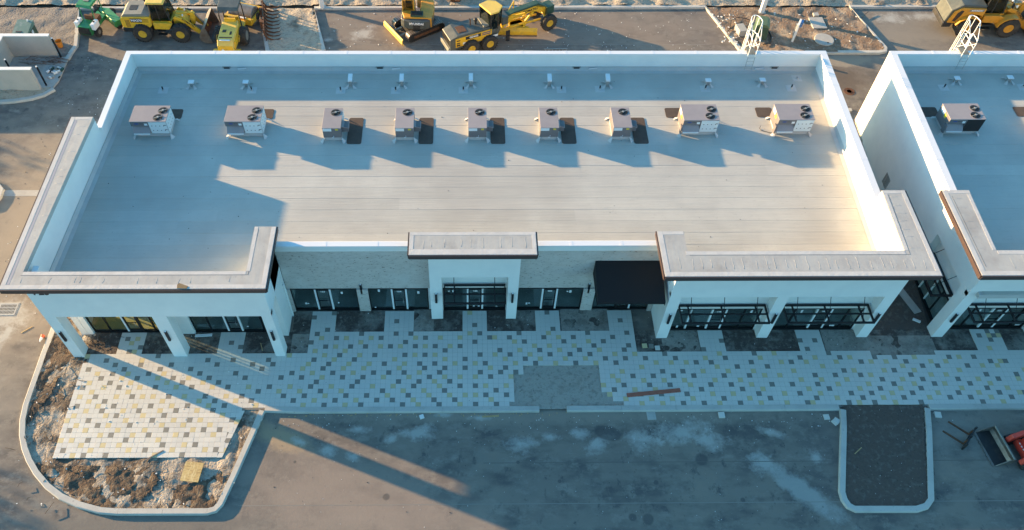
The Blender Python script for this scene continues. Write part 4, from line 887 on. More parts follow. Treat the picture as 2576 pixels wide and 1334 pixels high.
for x, y, l_ in ((-18.34, 18.05, 'low capped roof vent nearest the left parapet'), (-14.69, 18.05, 'low capped roof vent second from the left parapet'), (16.56, 18.2, 'low capped roof vent left of the roof ladder'), (20.27, 18.25, 'low capped roof vent right of the roof ladder'), (33.64, 18.42, 'low capped vent on the neighbouring roof, nearer its ladder'), (37.32, 18.5, 'low capped vent at the right edge on the neighbouring roof')): vent(x, y, .34, l_, 'low capped roof vents')
for k, (x, y) in enumerate(((-20.2, 17.6), (-14.27, 17.6), (-8.3, 17.57), (-4.6, 17.56), (-.05, 17.59), (6.57, 17.64), (9.18, 17.69), (16.34, 17.74), (22.21, 17.79), (22.84, 18.81), (32.66, 17.83), (38.11, 17.88))):
    L_ = ['nearest the left parapet', 'beside the second low vent', 'left of the first tall vent', 'left of the second tall vent', 'left of the middle tall vent', 'right of the fourth tall vent', 'left of the fifth tall vent', 'beside the low vent left of the ladder', 'right of the low vent near the right parapet', 'short and closest to the right back corner', 'on the neighbouring roof, left one', 'on the neighbouring roof, right one'][k]
    t = thing('pipe_vent', 'short black plumbing pipe '+L_, 'pipe', (x*1.0084, y+.36, ZR_), 0, 'black plumbing pipes through the roof')
    h_ = .32 if k != 9 else .12
    MB().lathe([(.05, 0), (.05, h_)], 10).build('pipe', mblack, t); MB().lathe([(.10, 0), (.09, .03), (.06, .12)], 12).build('pipe_boot', flash_m, t)
    struct_ = MB().box(-.32, .32, -.32, .32, .004, .014).build('membrane_patch', membrane_strip, t)
# small conduit run near the right large unit
t = tag(MB().tube([(19.35, 14.2, ZR_+.25), (19.35, 14.2, ZR_+.04), (19.4, 14.0, ZR_+.03), (20.1, 13.75, ZR_+.03)], .018, 5).build('conduit', mblack), 'thin black conduit on the roof beside the right large unit', 'conduit')
# roof ladders with cage
def ladder(x, label):
    t = thing('roof_ladder', label, 'ladder', (x, 20.2, ZP_), 0, 'white caged ladders over the back parapets')
    wp = whitep; r_ = .026
    for s_ in (-.26, .26):
        MB().tube([(s_, .55, -6.2), (s_, .55, 1.15), (s_, .45, 1.2), (s_, -.05, 1.2), (s_, -.30, 1.15), (s_, -.36, .95), (s_, -.36, -.05), (s_, -.36, -.30)], r_, 6).build('side_rail', wp, t)
        MB().tube([(s_, .55, .62), (s_, -.36, .62)], .02, 6).build('mid_rail', wp, t)
        MB().tube([(s_, .5, .1), (s_, -.36, 1.0)], .02, 6).build('brace', wp, t)
    for k in range(20): MB().tube([(-.26, .55, -6+k*.3), (.26, .55, -6+k*.3)], .016, 5).build('rung', wp, t)
    pl = MB()
    for k in range(9): pl.box(-.28, .28, -.34+k*.095, -.28+k*.095, .07, .10)
    pl.build('platform', lgrey, t)
    for z in (-.6, .9, 2.1): 
        pts = [(.36*math.cos(q), .58+.68*math.sin(q), z) for q in [PI*k/10 for k in range(11)]]
        MB().tube(pts, .028, 6).build('cage_hoop', wp, t)
    for q in (.25, .5, .75): MB().tube([(.36*math.cos(PI*q), .58+.68*math.sin(PI*q), -1.2), (.36*math.cos(PI*q), .58+.68*math.sin(PI*q), 2.1)], .02, 5).build('cage_bar', wp, t)
    for s_ in (-.36, .36): MB().tube([(s_, .58, -1.2), (s_, .58, 2.1), (s_*.75, -.30, 1.2)], .028, 6).build('cage_post', wp, t)
    for s_ in (-.24, .24): MB().tube([(s_, -.42, -.05), (s_, -.50, -1.1)], .018, 5).build('lower_rail', galv, t)
    for k in range(4): MB().tube([(-.24, -.42-.02*k, -.15-.28*k), (.24, -.42-.02*k, -.15-.28*k)], .014, 5).build('rung', galv, t)
ladder(19.65, 'white caged ladder over the back parapet of the main building'); ladder(34.35, 'white caged ladder over the back parapet of the neighbouring building')
# ------------------------------------------------------------------ machines
def tyre(par_name, x, y, r, w_, parent, rimmat, lug=24, side=1, rimr=.44, chev=False, z=None, rz=0):
    """hub part with tyre and lugs as its sub-part; axis along y"""
    z = r if z is None else z
    rim = MB().lathe([(r*rimr, -w_*.46), (r*rimr, -w_*.36), (r*rimr*.85, -w_*.30), (r*rimr*.8, -w_*.12), (r*.2, -w_*.10), (r*.18, -w_*.22), (.0001, -w_*.23), (.0001, w_*.3), (r*rimr, w_*.4)], 20, (0, 0, 0), 'y').build('wheel', rimmat, parent, smooth=False, fixn=True)
    rim.location = (x, y, z)
    if side < 0: rim.rotation_euler = (0, 0, PI+rz)
    else: rim.rotation_euler = (0, 0, rz)
    m = MB()
    m.lathe([(r*rimr, -w_*.42), (r*rimr*1.12, -w_*.5), (r*.88, -w_*.5), (r*.955, -w_*.42), (r*.965, 0), (r*.955, w_*.42), (r*.88, w_*.5), (r*rimr*1.12, w_*.5), (r*rimr, w_*.42)], 28, (0, 0, 0), 'y')
    for k in range(lug):
        for s_ in (-1, 1):
            q = 2*PI*(k+.5*(s_ > 0))/lug
            m.T = Matrix.Rotation(-q, 4, 'Y') @ Matrix.Translation((r*.97, 0, 0)) @ Matrix.Rotation(s_*(.5 if chev else .12), 4, 'X')
            hw = r*PI/lug*(.45 if chev else .72)
            m.box(-.03*r, .035*r, s_*.02, s_*w_*.5, -hw, hw)
    m.T = None
    t_ = m.build('tyre', rubber, rim, fixn=True); return rim
def cyl(par, name, A, B, r_, m, n=8): return MB().tube([A, B], r_, n).build(name, m, par)
def wheel_loader(loc, rz, label, body, wr, sc, style):
    t = thing('wheel_loader', label, 'wheel loader', loc, rz); 
    wb = 1.49; tr = .98; R_ = .745
    for s_ in (-1, 1):
        tyre('', -wb, s_*tr, R_, .55, t, rimy if style == 0 else orange, side=-s_); tyre('', wb, s_*tr, R_, .55, t, rimy if style == 0 else orange, side=-s_)
    MB().box(-2.7, .1, -.42, .42, .55, 1.25).box(.1, 2.0, -.32, .32, .6, 1.3).box(-1.62, -1.36, -.75, .75, .6, .9).box(1.36, 1.62, -.75, .75, .6, .9).build('chassis', mblack, t)
    # engine hood
    if style == 0:
        MB().prism([(-2.95, 1.12), (-1.0, 1.02), (-.62, 1.35), (-.62, 2.12), (-2.8, 2.08), (-2.98, 1.95)], -.92, .92, 'y').build('engine_hood', body, t, bevel=.03)
        MB().prism([(-2.85, 2.08), (-2.6, 2.32), (-1.2, 2.36), (-.66, 2.14)], -.84, .84, 'y').build('hood_cover', lgrey, t)
        MB().box(-2.3, -1.7, -.3, .3, 2.345, 2.36).build('hood_grille', mblack, t)
        for s_ in (-1, 1):
            for k in range(4): MB().box(-2.62+k*.09, -2.58+k*.09, s_*.915, s_*.93, 1.2, 1.85).build('louvre', rust, t)
            MB().box(-2.2, -1.3, s_*.92, s_*.928, 1.62, 1.98).build('decal_panel', mblack, t)
        for k in range(3): MB().box(-1.27, -.8, -.928, -.921, 1.66+k*.11, 1.70+k*.11).build('decal_stripe', mblack, t)
        text('model_lettering', 'WA270', .27, letter_w, t, frontM(-1.74, -.93, 1.80), .002, .008)
        text('lettering', 'KEEP AWAY', .09, mblack, t, frontM(-1.55, -.925, 1.30), .002, .002); MB().box(-1.9, -1.62, -.928, -.921, 1.35, 1.46).build('decal_flag', LOGO, t)
        MB().box(-3.12, -2.0, -.86, .86, .62, 1.06).build('counterweight', mblack, t, bevel=.08)
    else:
        MB().prism([(-2.9, 1.0), (-2.2, .95), (-2.0, 1.5), (-1.5, 1.72), (-.9, 1.62), (-.62, 1.5), (-.62, 2.15), (-2.3, 2.2), (-2.75, 1.9)], -.95, .95, 'y').build('engine_hood', body, t, bevel=.03)
        MB().prism([(-3.1, 1.05), (-2.9, 1.02), (-2.72, 1.92), (-2.25, 2.22), (-.66, 2.17), (-.66, 2.35), (-2.3, 2.42), (-2.95, 1.95)], -.88, .88, 'y').build('hood_cover', dgrey, t, bevel=.03)
        MB().box(-3.15, -2.5, -.95, .95, .62, 1.02).build('counterweight', mblack, t, bevel=.05)
        for s_ in (-1, 1):
            MB().prism([(-2.62, 1.15), (-2.42, 1.12), (-2.2, 1.6), (-2.12, 1.98), (-2.3, 2.02), (-2.5, 1.8)], s_*.95, s_*.965, 'y').build('side_grille', mblack, t)
            MB().box(-1.75, -.75, s_*.952, s_*.962, 1.93, 2.1).build('decal_panel', lgrey, t)
        text('brand_lettering', 'HYUNDAI', .17, letter_w, t, frontM(-1.25, -.965, 2.01), .002, .004)
        for cx_ in (-wb, wb):
            for s_ in (-1, 1):
                pts = [(cx_+.95*math.cos(q), .8+.85*math.sin(q)) for q in [R(v) for v in range(15, 166, 25)]]
                pts2 = [(cx_+.88*math.cos(q), .8+.78*math.sin(q)) for q in [R(v) for v in range(165, 14, -25)]]
                if cx_ > 0: pts = [(cx_+.95*math.cos(q), .8+.85*math.sin(q)) for q in [R(v) for v in range(75, 176, 20)]]; pts2 = [(cx_+.88*math.cos(q), .8+.78*math.sin(q)) for q in [R(v) for v in range(175, 74, -20)]]
                MB().prism(pts+pts2, s_*.7, s_*1.28, 'y').build('fender', body, t)
    # cab: posts, panes, roof
    cb = MB().box(-.62, .75, -.68, .68, 1.25, 1.62).prism([(-.62, 1.2), (.55, 1.12), (.95, 1.62), (-.62, 1.62)], -.70, .70, 'y').build('cab', body, t)
    for s_ in (-1, 1): MB().prism([(-.5, 1.05), (.62, 1.0), (.95, 1.45), (.6, 1.6), (-.5, 1.6)], s_*.7, s_*.95, 'y').build('side_skirt', body, t, bevel=.02)
    for x0_, x1_ in ((-.58, -.50), (.02, -.02), (.82, .60)):
        for s_ in (-1, 1): MB().tube([(x0_, s_*.66, 1.6), (x1_, s_*.62, 3.15)], .05, 4).build('cab_post', mblack, cb)
    MB().prism([(-.55, 1.64), (.80, 1.64), (.58, 3.12), (-.48, 3.12)], -.64, -.63, 'y').prism([(-.55, 1.64), (.80, 1.64), (.58, 3.12), (-.48, 3.12)], .63, .64, 'y').add([(.80, -.6, 1.64), (.80, .6, 1.64), (.58, .6, 3.12), (.58, -.6, 3.12)], [(0, 1, 2, 3)]).add([(-.57, -.6, 1.64), (-.57, .6, 1.64), (-.5, .6, 3.12), (-.5, -.6, 3.12)], [(0, 1, 2, 3)]).build('cab_glass', cabglass, cb)
    MB().box(-.3, .2, -.25, .25, 1.6, 1.9).box(-.38, -.22, -.25, .25, 1.9, 2.5).build('seat', mblack, cb)
    MB().prism([(-.72, 3.13), (.72, 3.13), (.66, 3.29), (-.66, 3.29)], -.76, .76, 'y').build('cab_roof', yroof if style == 0 else dgrey, cb, bevel=.04)
    for s_ in (-1, 1):
        MB().box(-.35, .35, s_*.74, s_*1.02, .52, .56).box(-.3, .3, s_*.76, s_*1.0, .85, .89).build('steps', mblack, t)
        MB().tube([(.75, s_*.66, 2.9), (1.0, s_*.95, 2.85), (1.0, s_*.98, 2.6)], .02, 5).build('mirror_arm', mblack, t); MB().box(.97, 1.03, s_*.88, s_*1.08, 2.3, 2.62).build('mirror', mblack, t)
    MB().tube([(-1.05, .25, 2.3), (-1.05, .25, 2.75), (-1.15, .25, 2.95)], .06, 8).build('exhaust_pipe', mblack, t)
    # front frame and lift arms
    MB().prism([(.95, .85), (1.9, .8), (2.05, 1.2), (1.7, 1.85), (1.15, 1.9), (.95, 1.5)], -.38, .38, 'y').build('front_frame', body, t)
    for s_ in (-1, 1):
        MB().prism([(1.05, 1.82), (1.25, 2.02), (2.0, 1.72), (2.75, .95), (3.25, .38), (3.1, .22), (2.5, .62), (1.9, 1.38)], s_*.50, s_*.62, 'y').build('lift_arm', body, t, bevel=.01)
        cyl(t, 'lift_ram', (1.1, s_*.45, 1.05), (2.2, s_*.47, 1.3), .07, steel)
        MB().prism([(.35, 1.25), (.75, 1.3), (.95, 1.2), (2.25, 1.0), (2.2, .93)], s_*.98, s_*1.0, 'y')
    text('brand_lettering', 'KOMATSU' if style == 0 else 'HYUNDAI', .24, mblack, t, frontM(2.18, -.63, 1.42) @ Matrix.Rotation(R(-42), 4, 'Z'), .002, .006)
    MB().prism([(2.2, .9), (2.5, 1.0), (2.65, 1.9), (2.5, 2.1), (2.3, 2.0), (2.2, 1.5)], -.1, .1, 'y').build('bell_crank', body, t)
    cyl(t, 'tilt_ram', (1.2, 0, 1.85), (2.4, 0, 1.98), .08, body); cyl(t, 'tilt_link', (2.6, 0, 1.9), (3.2, 0, .95), .07, steel)
    # bucket: curved shell open to the front with cheek plates
    prof = [(3.95, .06), (3.3, .08), (3.05, .25), (2.98, .6), (3.12, 1.0), (3.35, 1.35), (3.6, 1.5)]
    inn = [(3.58, 1.45), (3.38, 1.28), (3.18, .97), (3.04, .6), (3.10, .30), (3.33, .14), (3.95, .11)]
    bk = MB().prism(prof+inn, -1.28, 1.28, 'y').build('bucket', steel if style == 0 else mblack, t, fixn=True)
    MB().prism([(3.58, 1.42), (3.38, 1.26), (3.2, .97), (3.06, .6), (3.12, .31), (3.33, .16)]+[(3.36, .17), (3.15, .33), (3.09, .6), (3.22, .96), (3.40, 1.24), (3.6, 1.40)], -1.24, 1.24, 'y').build('bucket_lining', rust, bk, fixn=True)
    for s_ in (-1, 1): MB().prism([(3.95, .06), (3.3, .08), (3.05, .25), (2.98, .6), (3.12, 1.0), (3.35, 1.35), (3.6, 1.5), (3.75, .9)], s_*1.28, s_*1.31, 'y').build('cheek_plate', steel, bk)
    for s_ in (-1, 1): MB().lathe([(.09, 0), (.09, .06)], 10, (1.75, s_*.35, 1.95), 'x').build('headlight', film, t)
    t.scale = (sc, sc, sc); return t
wheel_loader((-24.25, 30.72, -.15), R(-1.5), 'yellow wheel loader with rust brown bucket, second machine from the left behind the building', yellow, .75, 1.02, 0)
wheel_loader((42.75, 31.55, -.15), R(-1), 'orange wheel loader with grey hood parked in the right bay, cut off by the frame', orange, .75, 1.16, 1)
# --- motor grader
def grader():
    t = thing('motor_grader', 'long yellow and grey motor grader with six wheels in the middle bay', 'motor grader', (.95, 29.15, -.15), R(23))
    for x in (-.85, .75):
        for s_ in (-1, 1): tyre('', x, s_*1.02, .70, .42, t, rimy, side=-s_, chev=True, lug=20)
    for s_ in (-1, 1): MB().box(-1.1, 1.0, s_*.68, s_*.80, .5, .9).build('tandem_case', mblack, t)
    MB().box(-2.5, 1.2, -.5, .5, .7, 1.15).build('chassis', mblack, t)
    MB().prism([(-2.55, .75), (1.1, .9), (1.1, 2.0), (-1.9, 2.0), (-2.55, 1.75)], -.84, .84, 'y').build('engine_hood', dgrey, t, bevel=.03)
    for s_ in (-1, 1): MB().prism([(-2.1, .98), (1.0, 1.05), (1.0, 1.86), (-2.1, 1.78)], s_*.84, s_*.87, 'y').build('side_panel', yellow, t)
    for z in (1.1, 1.28, 1.52): MB().box(-2.02, -1.72, -.885, -.872, z, z+.1).build('louvre', mblack, t)
    for k in range(4): MB().box(-2.02+k*.08, -1.97+k*.08, -.885, -.872, 1.04, 1.22).build('louvre', mblack, t)
    MB().box(-1.25, .05, -.88, -.871, 1.48, 1.76).build('decal_panel', mblack, t); text('model_lettering', 'GD655', .25, letter_w, t, frontM(-.55, -.885, 1.62), .002, .008)
    for k in range(2): MB().box(.15, .9, -.88, -.871, 1.5+k*.16, 1.58+k*.16).build('decal_stripe', LOGO, t)
    MB().box(-1.5, -1.15, -.88, -.871, 1.12, 1.3).build('label_sheet', film, t)
    g_ = MB().add([(-2.56, -.78, 1.1), (-2.56, .78, 1.1), (-2.56, .78, 1.72), (-2.56, -.78, 1.72)], [(0, 3, 2, 1)]).build('rear_grille', lgrey, t)
    for k in range(12): MB().box(-2.585, -2.565, -.74+k*.128, -.69+k*.128, 1.12, 1.7).build('grille_bar', mblack, g_)
    MB().box(-2.72, -2.5, -.84, .84, .62, 1.02).build('rear_bumper', lgrey, t, bevel=.03)
    MB().box(-1.7, -1.0, -.5, .3, 2.0, 2.03).build('hood_grille', rust, t)
    MB().tube([(-.45, .1, 2.0), (-.45, .1, 2.45), (-.52, .1, 2.6)], .05, 8).build('exhaust_pipe', rust, t)
    MB().lathe([(.09, 2.0), (.09, 2.25), (.15, 2.3), (.17, 2.42), (.1, 2.5)], 12, (0, .1, 0)).build('air_cleaner', mblack, t)
    MB().box(.4, 1.0, -.6, .6, 2.0, 2.12).build('hood_cover', lgrey, t)
    # cab built to the tilt of the hexagonal roof
    def loc(x, y): v = Vector((x-.95, y-29.15)); return (v.x*math.cos(R(23))+v.y*math.sin(R(23)), -v.x*math.sin(R(23))+v.y*math.cos(R(23)))
    roof = [loc(*p) for p in ((1.19, 29.89), (2.11, 28.62), (2.74, 28.96), (3.03, 29.69), (2.5, 30.32), (1.87, 30.4))]
    cx_ = sum(p[0] for p in roof)/6; cy_ = sum(p[1] for p in roof)/6
    sh = lambda k: [(cx_+(p[0]-cx_)*k, cy_+(p[1]-cy_)*k) for p in roof]
    cb = MB().prism(sh(.86), 1.05, 1.72).build('cab', dgrey, t)
    MB().prism(sh(1.0), 3.22, 3.36).build('cab_roof', yroof, cb, bevel=.02)
    lo, hi = sh(.88), sh(.92); gl = MB(); n = 6
    for k in range(n):
        k2 = (k+1) % n; gl.add([(*lo[k], 1.74), (*lo[k2], 1.74), (*hi[k2], 3.22), (*hi[k], 3.22)], [(0, 1, 2, 3)])
        MB().tube([(*lo[k], 1.7), (*hi[k], 3.24)], .06, 4).build('cab_post', mblack, cb)
    gl.build('cab_glass', cabglass, cb)
    MB().box(cx_-.25, cx_+.2, cy_-.25, cy_+.25, 1.7, 2.0).box(cx_-.3, cx_-.18, cy_-.25, cy_+.25, 2.0, 2.6).build('seat', mblack, cb)
    MB().box(cx_-.45, cx_+.1, cy_-.95, cy_-.93, 1.15, 1.35).build('label_sheet', film, cb)
    # front frame, articulated
    F = Matrix.Translation((1.9, .1, 0)) @ Matrix.Rotation(R(5), 4, 'Z')
    def P(mb): mb.T = F; return mb
    P(MB()).prism([(.3, 1.35), (1.2, 1.95), (3.4, 2.05), (4.55, 1.55), (4.9, .95), (4.45, .8), (4.1, 1.35), (3.2, 1.62), (1.3, 1.5), (.4, .95)], -.18, .18, 'y').build('front_frame', yellow, t)
    P(MB()).prism([(.25, 2.02), (1.2, 2.06), (3.6, 2.12), (4.6, 1.62), (4.6, 1.68), (3.7, 2.3), (1.4, 2.22)], -.26, .26, 'y').box(4.45, 5.15, -.42, .42, 1.0, 1.75).build('nose', dkgreen, t, bevel=.03)
    P(MB()).box(.2, .75, -.5, .5, 1.5, 2.25).build('fuel_tank', dgrey, t, bevel=.04)
    text('brand_lettering', 'KOMATSU', .3, mblack, t, F @ frontM(3.0, -.19, 1.82) @ Matrix.Rotation(R(-2), 4, 'Z'), .002, .008)
    for s_ in (-1, 1):
        w_ = tyre('', 0, 0, .70, .42, t, rimy, side=-s_, chev=True, lug=20); q = F @ Vector((4.35, s_*.98, .70)); w_.location = q; w_.rotation_euler = (0, 0, (PI if s_ > 0 else 0)+R(4))
        P(MB()).tube([(1.2, s_*.35, 2.0), (2.0, s_*.85, 2.35), (2.0, s_*.85, 1.0)], .055, 6).build('blade_lift_ram', yellow, t)
        P(MB()).prism([(.9, .95), (3.9, .72), (3.95, .84), (1.0, 1.12)], s_*.30, s_*.42, 'y').build('drawbar', yellow, t)
        P(MB()).tube([(4.25, s_*.75, .75), (4.4, 0, .95)], .09, 6).build('front_axle', yellow, t)
        P(MB()).prism([(3.1, 1.7), (3.3, 1.6), (2.55, .9), (2.35, .95)], s_*.2, s_*.3, 'y').build('side_shift_link', yellow, t)
    P(MB()).lathe([(.72, .72), (.72, .82), (.60, .82), (.60, .72)], 26, (1.9, 0, 0)).build('turn_circle', yellow, t)
    # mouldboard, lying across, near side
    Bm = Matrix.Translation((3.55, -.35, 0)) @ Matrix.Rotation(R(-24), 4, 'Z')
    mb = MB(); mb.T = Bm
    mb.prism([(-.10, .18), (-.18, .38), (-.15, .62), (.02, .86), (.05, .82), (-.09, .6), (-.12, .38), (-.05, .18)], -1.9, 1.6, 'x').build('mouldboard', yellow, t, fixn=True)
    mb = MB(); mb.T = Bm; mb.box(-.9, .9, .05, .35, .55, .78).prism([(-.95, .2), (-.35, .75), (-.28, .75), (-.8, .2)], .0, .08, 'y').prism([(.95, .2), (.35, .75), (.28, .75), (.8, .2)], 0, .08, 'y').build('blade_carrier', yellow, t)
    mb = MB(); mb.T = Bm; mb.box(-1.9, 1.6, -.13, -.09, .10, .25).build('cutting_edge', steel, t)
    MB().box(2.25, 2.6, -.9, -.85, .35, 1.3).box(2.3, 2.55, -1.0, -.8, .35, .4).box(2.3, 2.55, -1.0, -.8, .8, .85).build('steps', mblack, t)
    return t
grader()
# --- excavator
def excavator():
    t = thing('excavator', 'yellow and grey tracked excavator with dozer blade, counterweight towards the building', 'excavator', (-3.75, 31.3, -.15), R(33))
    for s_ in (-1, 1):
        y0, y1 = s_*.85, s_*1.33; L_ = 1.75; r_ = .40
        loop = [(L_-.4+r_*math.cos(q), r_+.02+r_*math.sin(q)) for q in [R(v) for v in range(-90, 91, 30)]]+[(-L_+.4+r_*math.cos(q), r_+.02+r_*math.sin(q)) for q in [R(v) for v in range(90, 271, 30)]]
        MB().prism(loop, y0, y1, 'y').build('track', mblack, t, fixn=True)
        tk = MB(); n = len(loop); per = []; 
        for k in range(n):
            A = Vector(loop[k]); B = Vector(loop[(k+1) % n]); m_ = max(1, round((B-A).length/.17))
            for q in range(m_): per.append((A.lerp(B, (q+.5)/m_), (B-A).angle_signed(Vector((1, 0))) if (B-A).length else 0))
        for p, an in per:
            tk.T = Matrix.Translation((p.x, 0, p.y)) @ Matrix.Rotation(-an, 4, 'Y'); tk.box(-.065, .065, y0-.01*s_, y1+.01*s_, -.02, .035).box(-.012, .012, y0-.01*s_, y1+.01*s_, .035, .065)
        tk.build('track_shoes', steel, t)
        MB().box(-1.2, 1.2, s_*1.08, s_*1.345, .3, .55).build('track_frame', rust, t)
        for k in range(6): MB().lathe([(.12, 0), (.12, .05)], 10, (-1.1+k*.44, s_*1.33, .18), 'y').build('roller', mblack, t)
        MB().lathe([(.3, 0), (.3, .03), (.12, .04)], 14, (1.35, s_*1.33, .42), 'y').build('sprocket', rust, t)
        MB().prism([(-1.3, .2), (-2.25, .25), (-2.25, .38), (-1.3, .45)], s_*.35, s_*.5, 'y').build('blade_arm', lgrey, t)
    MB().box(-1.3, 1.3, -.85, .85, .35, .75).build('lower_frame', mblack, t); MB().lathe([(.55, .75), (.55, .95)], 20).build('swing_ring', mblack, t)
    MB().prism([(-2.25, .05), (-2.38, .25), (-2.36, .55), (-2.27, .68), (-2.20, .66), (-2.28, .5), (-2.28, .25), (-2.17, .05)], -1.35, 1.6, 'y').build('dozer_blade', yroof, t, fixn=True)
    # upper structure: local frame turned so that the tail faces the building
    U = Matrix.Rotation(R(-33+88), 4, 'Z')     # forward (boom) = world +Y, slightly left
    def B(): q = MB(); q.T = U @ Matrix.Translation((.1, 0, 0)); return q
    arc = [(-1.0+ -.62*math.cos(R(v)), 1.33*math.sin(R(v))) for v in (-72, -50, -25, 0, 25, 50, 72)]
    tail = [(-.35, 1.30)]+[(x, -y) for x, y in arc][:]+[(-.35, -1.30)]
    tail = [(-.35, -1.30)]+arc+[(-.35, 1.30)]
    B().prism(tail, .98, 1.75).build('counterweight', dgrey, t, bevel=.06)
    B().prism([(-.34, -1.30), (-.34, -.2), (1.35, -.2), (1.35, -1.2), (1.0, -1.30)], 1.0, 1.80).build('side_housing', orange, t, bevel=.06)
    B().prism([(-1.35, -1.2), (-.34, -1.31), (-.34, -1.0), (-1.3, -.9)], 1.02, 1.9).build('rear_corner_panel', orange, t, bevel=.05)
    for z in (1.15, 1.5): B().box(-1.1, -.6, -1.29, -1.25, z, z+.2).build('side_grille', rust, t)
    B().prism([(-1.25, -.95), (-1.25, 1.0), (-.34, 1.28), (-.34, -1.2)], 1.75, 1.88).build('engine_cover', orange, t, bevel=.03)
    gr = B().box(-1.15, -.55, -.5, .5, 1.88, 2.02).build('cooling_grille', dkgreen, t)
    for k in range(8): B().box(-1.12+k*.07, -1.09+k*.07, -.45, .45, 2.02, 2.045).build('grille_bar', mblack, gr)
    tM = U @ Matrix.Translation((.1-1.635, .0, 1.55)) @ Matrix.Rotation(-PI/2, 4, 'Z') @ Matrix.Rotation(PI/2, 4, 'X')
    text('brand_lettering', 'HYUNDAI', .26, letter_w, t, tM, .02, .008)
    MB_ = B().box(-1.66, -1.6, -.28, .28, 1.08, 1.38).build('rear_hatch', mblack, t)
    # cab (left of the boom)
    cb = B().prism([(-.32, .25), (1.05, .25), (1.25, .35), (1.25, 1.1), (1.05, 1.22), (-.32, 1.22)], 1.0, 1.85).build('cab', orange, t, bevel=.03)
    for x, y in ((-.28, .3), (-.28, 1.18), (1.15, .35), (1.15, 1.1), (.4, 1.2)): B().tube([(x, y, 1.8), (x*.96, y*.98, 2.78)], .055, 4).build('cab_post', orange, cb)
    B().prism([(-.28, .3), (1.1, .3), (1.1, 1.15), (-.28, 1.15)], 2.77, 2.86).build('cab_roof', orange, cb, bevel=.03)
    g = B()
    for A, C_ in (((-.29, .33), (-.29, 1.15)), ((-.25, 1.2), (1.05, 1.2)), ((1.17, .4), (1.17, 1.05)), ((-.25, .28), (1.05, .28))): g.add([(*A, 1.86), (*C_, 1.86), (*C_, 2.76), (*A, 2.76)], [(0, 1, 2, 3)])
    g.build('cab_glass', cabglass, cb)
    B().box(.1, .5, .5, .95, 1.85, 2.1).box(.05, .15, .5, .95, 2.1, 2.6).build('seat', mblack, cb)
    # boom, stick, bucket reaching away over the kerb
    B().prism([(.9, 1.35), (1.15, 1.1), (2.6, 3.0), (4.2, 3.55), (4.15, 3.75), (2.4, 3.45)], -.18, .12, 'y').build('boom', orange, t, fixn=True)
    B().prism([(4.0, 3.8), (4.25, 3.9), (5.3, 1.6), (5.15, 1.5)], -.15, .1, 'y').build('stick', orange, t, fixn=True)
    B().tube([(1.2, -.05, 1.3), (2.6, -.05, 2.9)], .07, 6).build('boom_ram', steel, t)
    bk = B().prism([(5.0, 1.6), (5.35, 1.65), (5.75, 1.1), (5.6, .55), (5.1, .45), (5.05, .5), (5.5, .65), (5.62, 1.08), (5.3, 1.5)], -.5, .5, 'y').build('bucket', rust, t, fixn=True)
    for k in range(5): B().box(4.9, 5.15, -.48+k*.22, -.40+k*.22, .42, .5).build('bucket_tooth', rust, bk)
excavator()
def claw():
    t = thing('claw_attachment', 'rusty ribbed bucket lying on the sand behind the kerb, right of the excavator', 'attachment', (-.75, 35.3, .05), R(-8))
    MB().prism([(.0, .0), (.5, .1), (.75, .6), (.55, 1.0), (.5, .98), (.66, .6), (.45, .15), (.0, .06)], -.75, .75, 'y').build('shell', rust, t, fixn=True)
    for k in range(6): MB().box(-.3, .06, -.72+k*.27, -.62+k*.27, .0, .9).build('rib', rust, t)
claw()
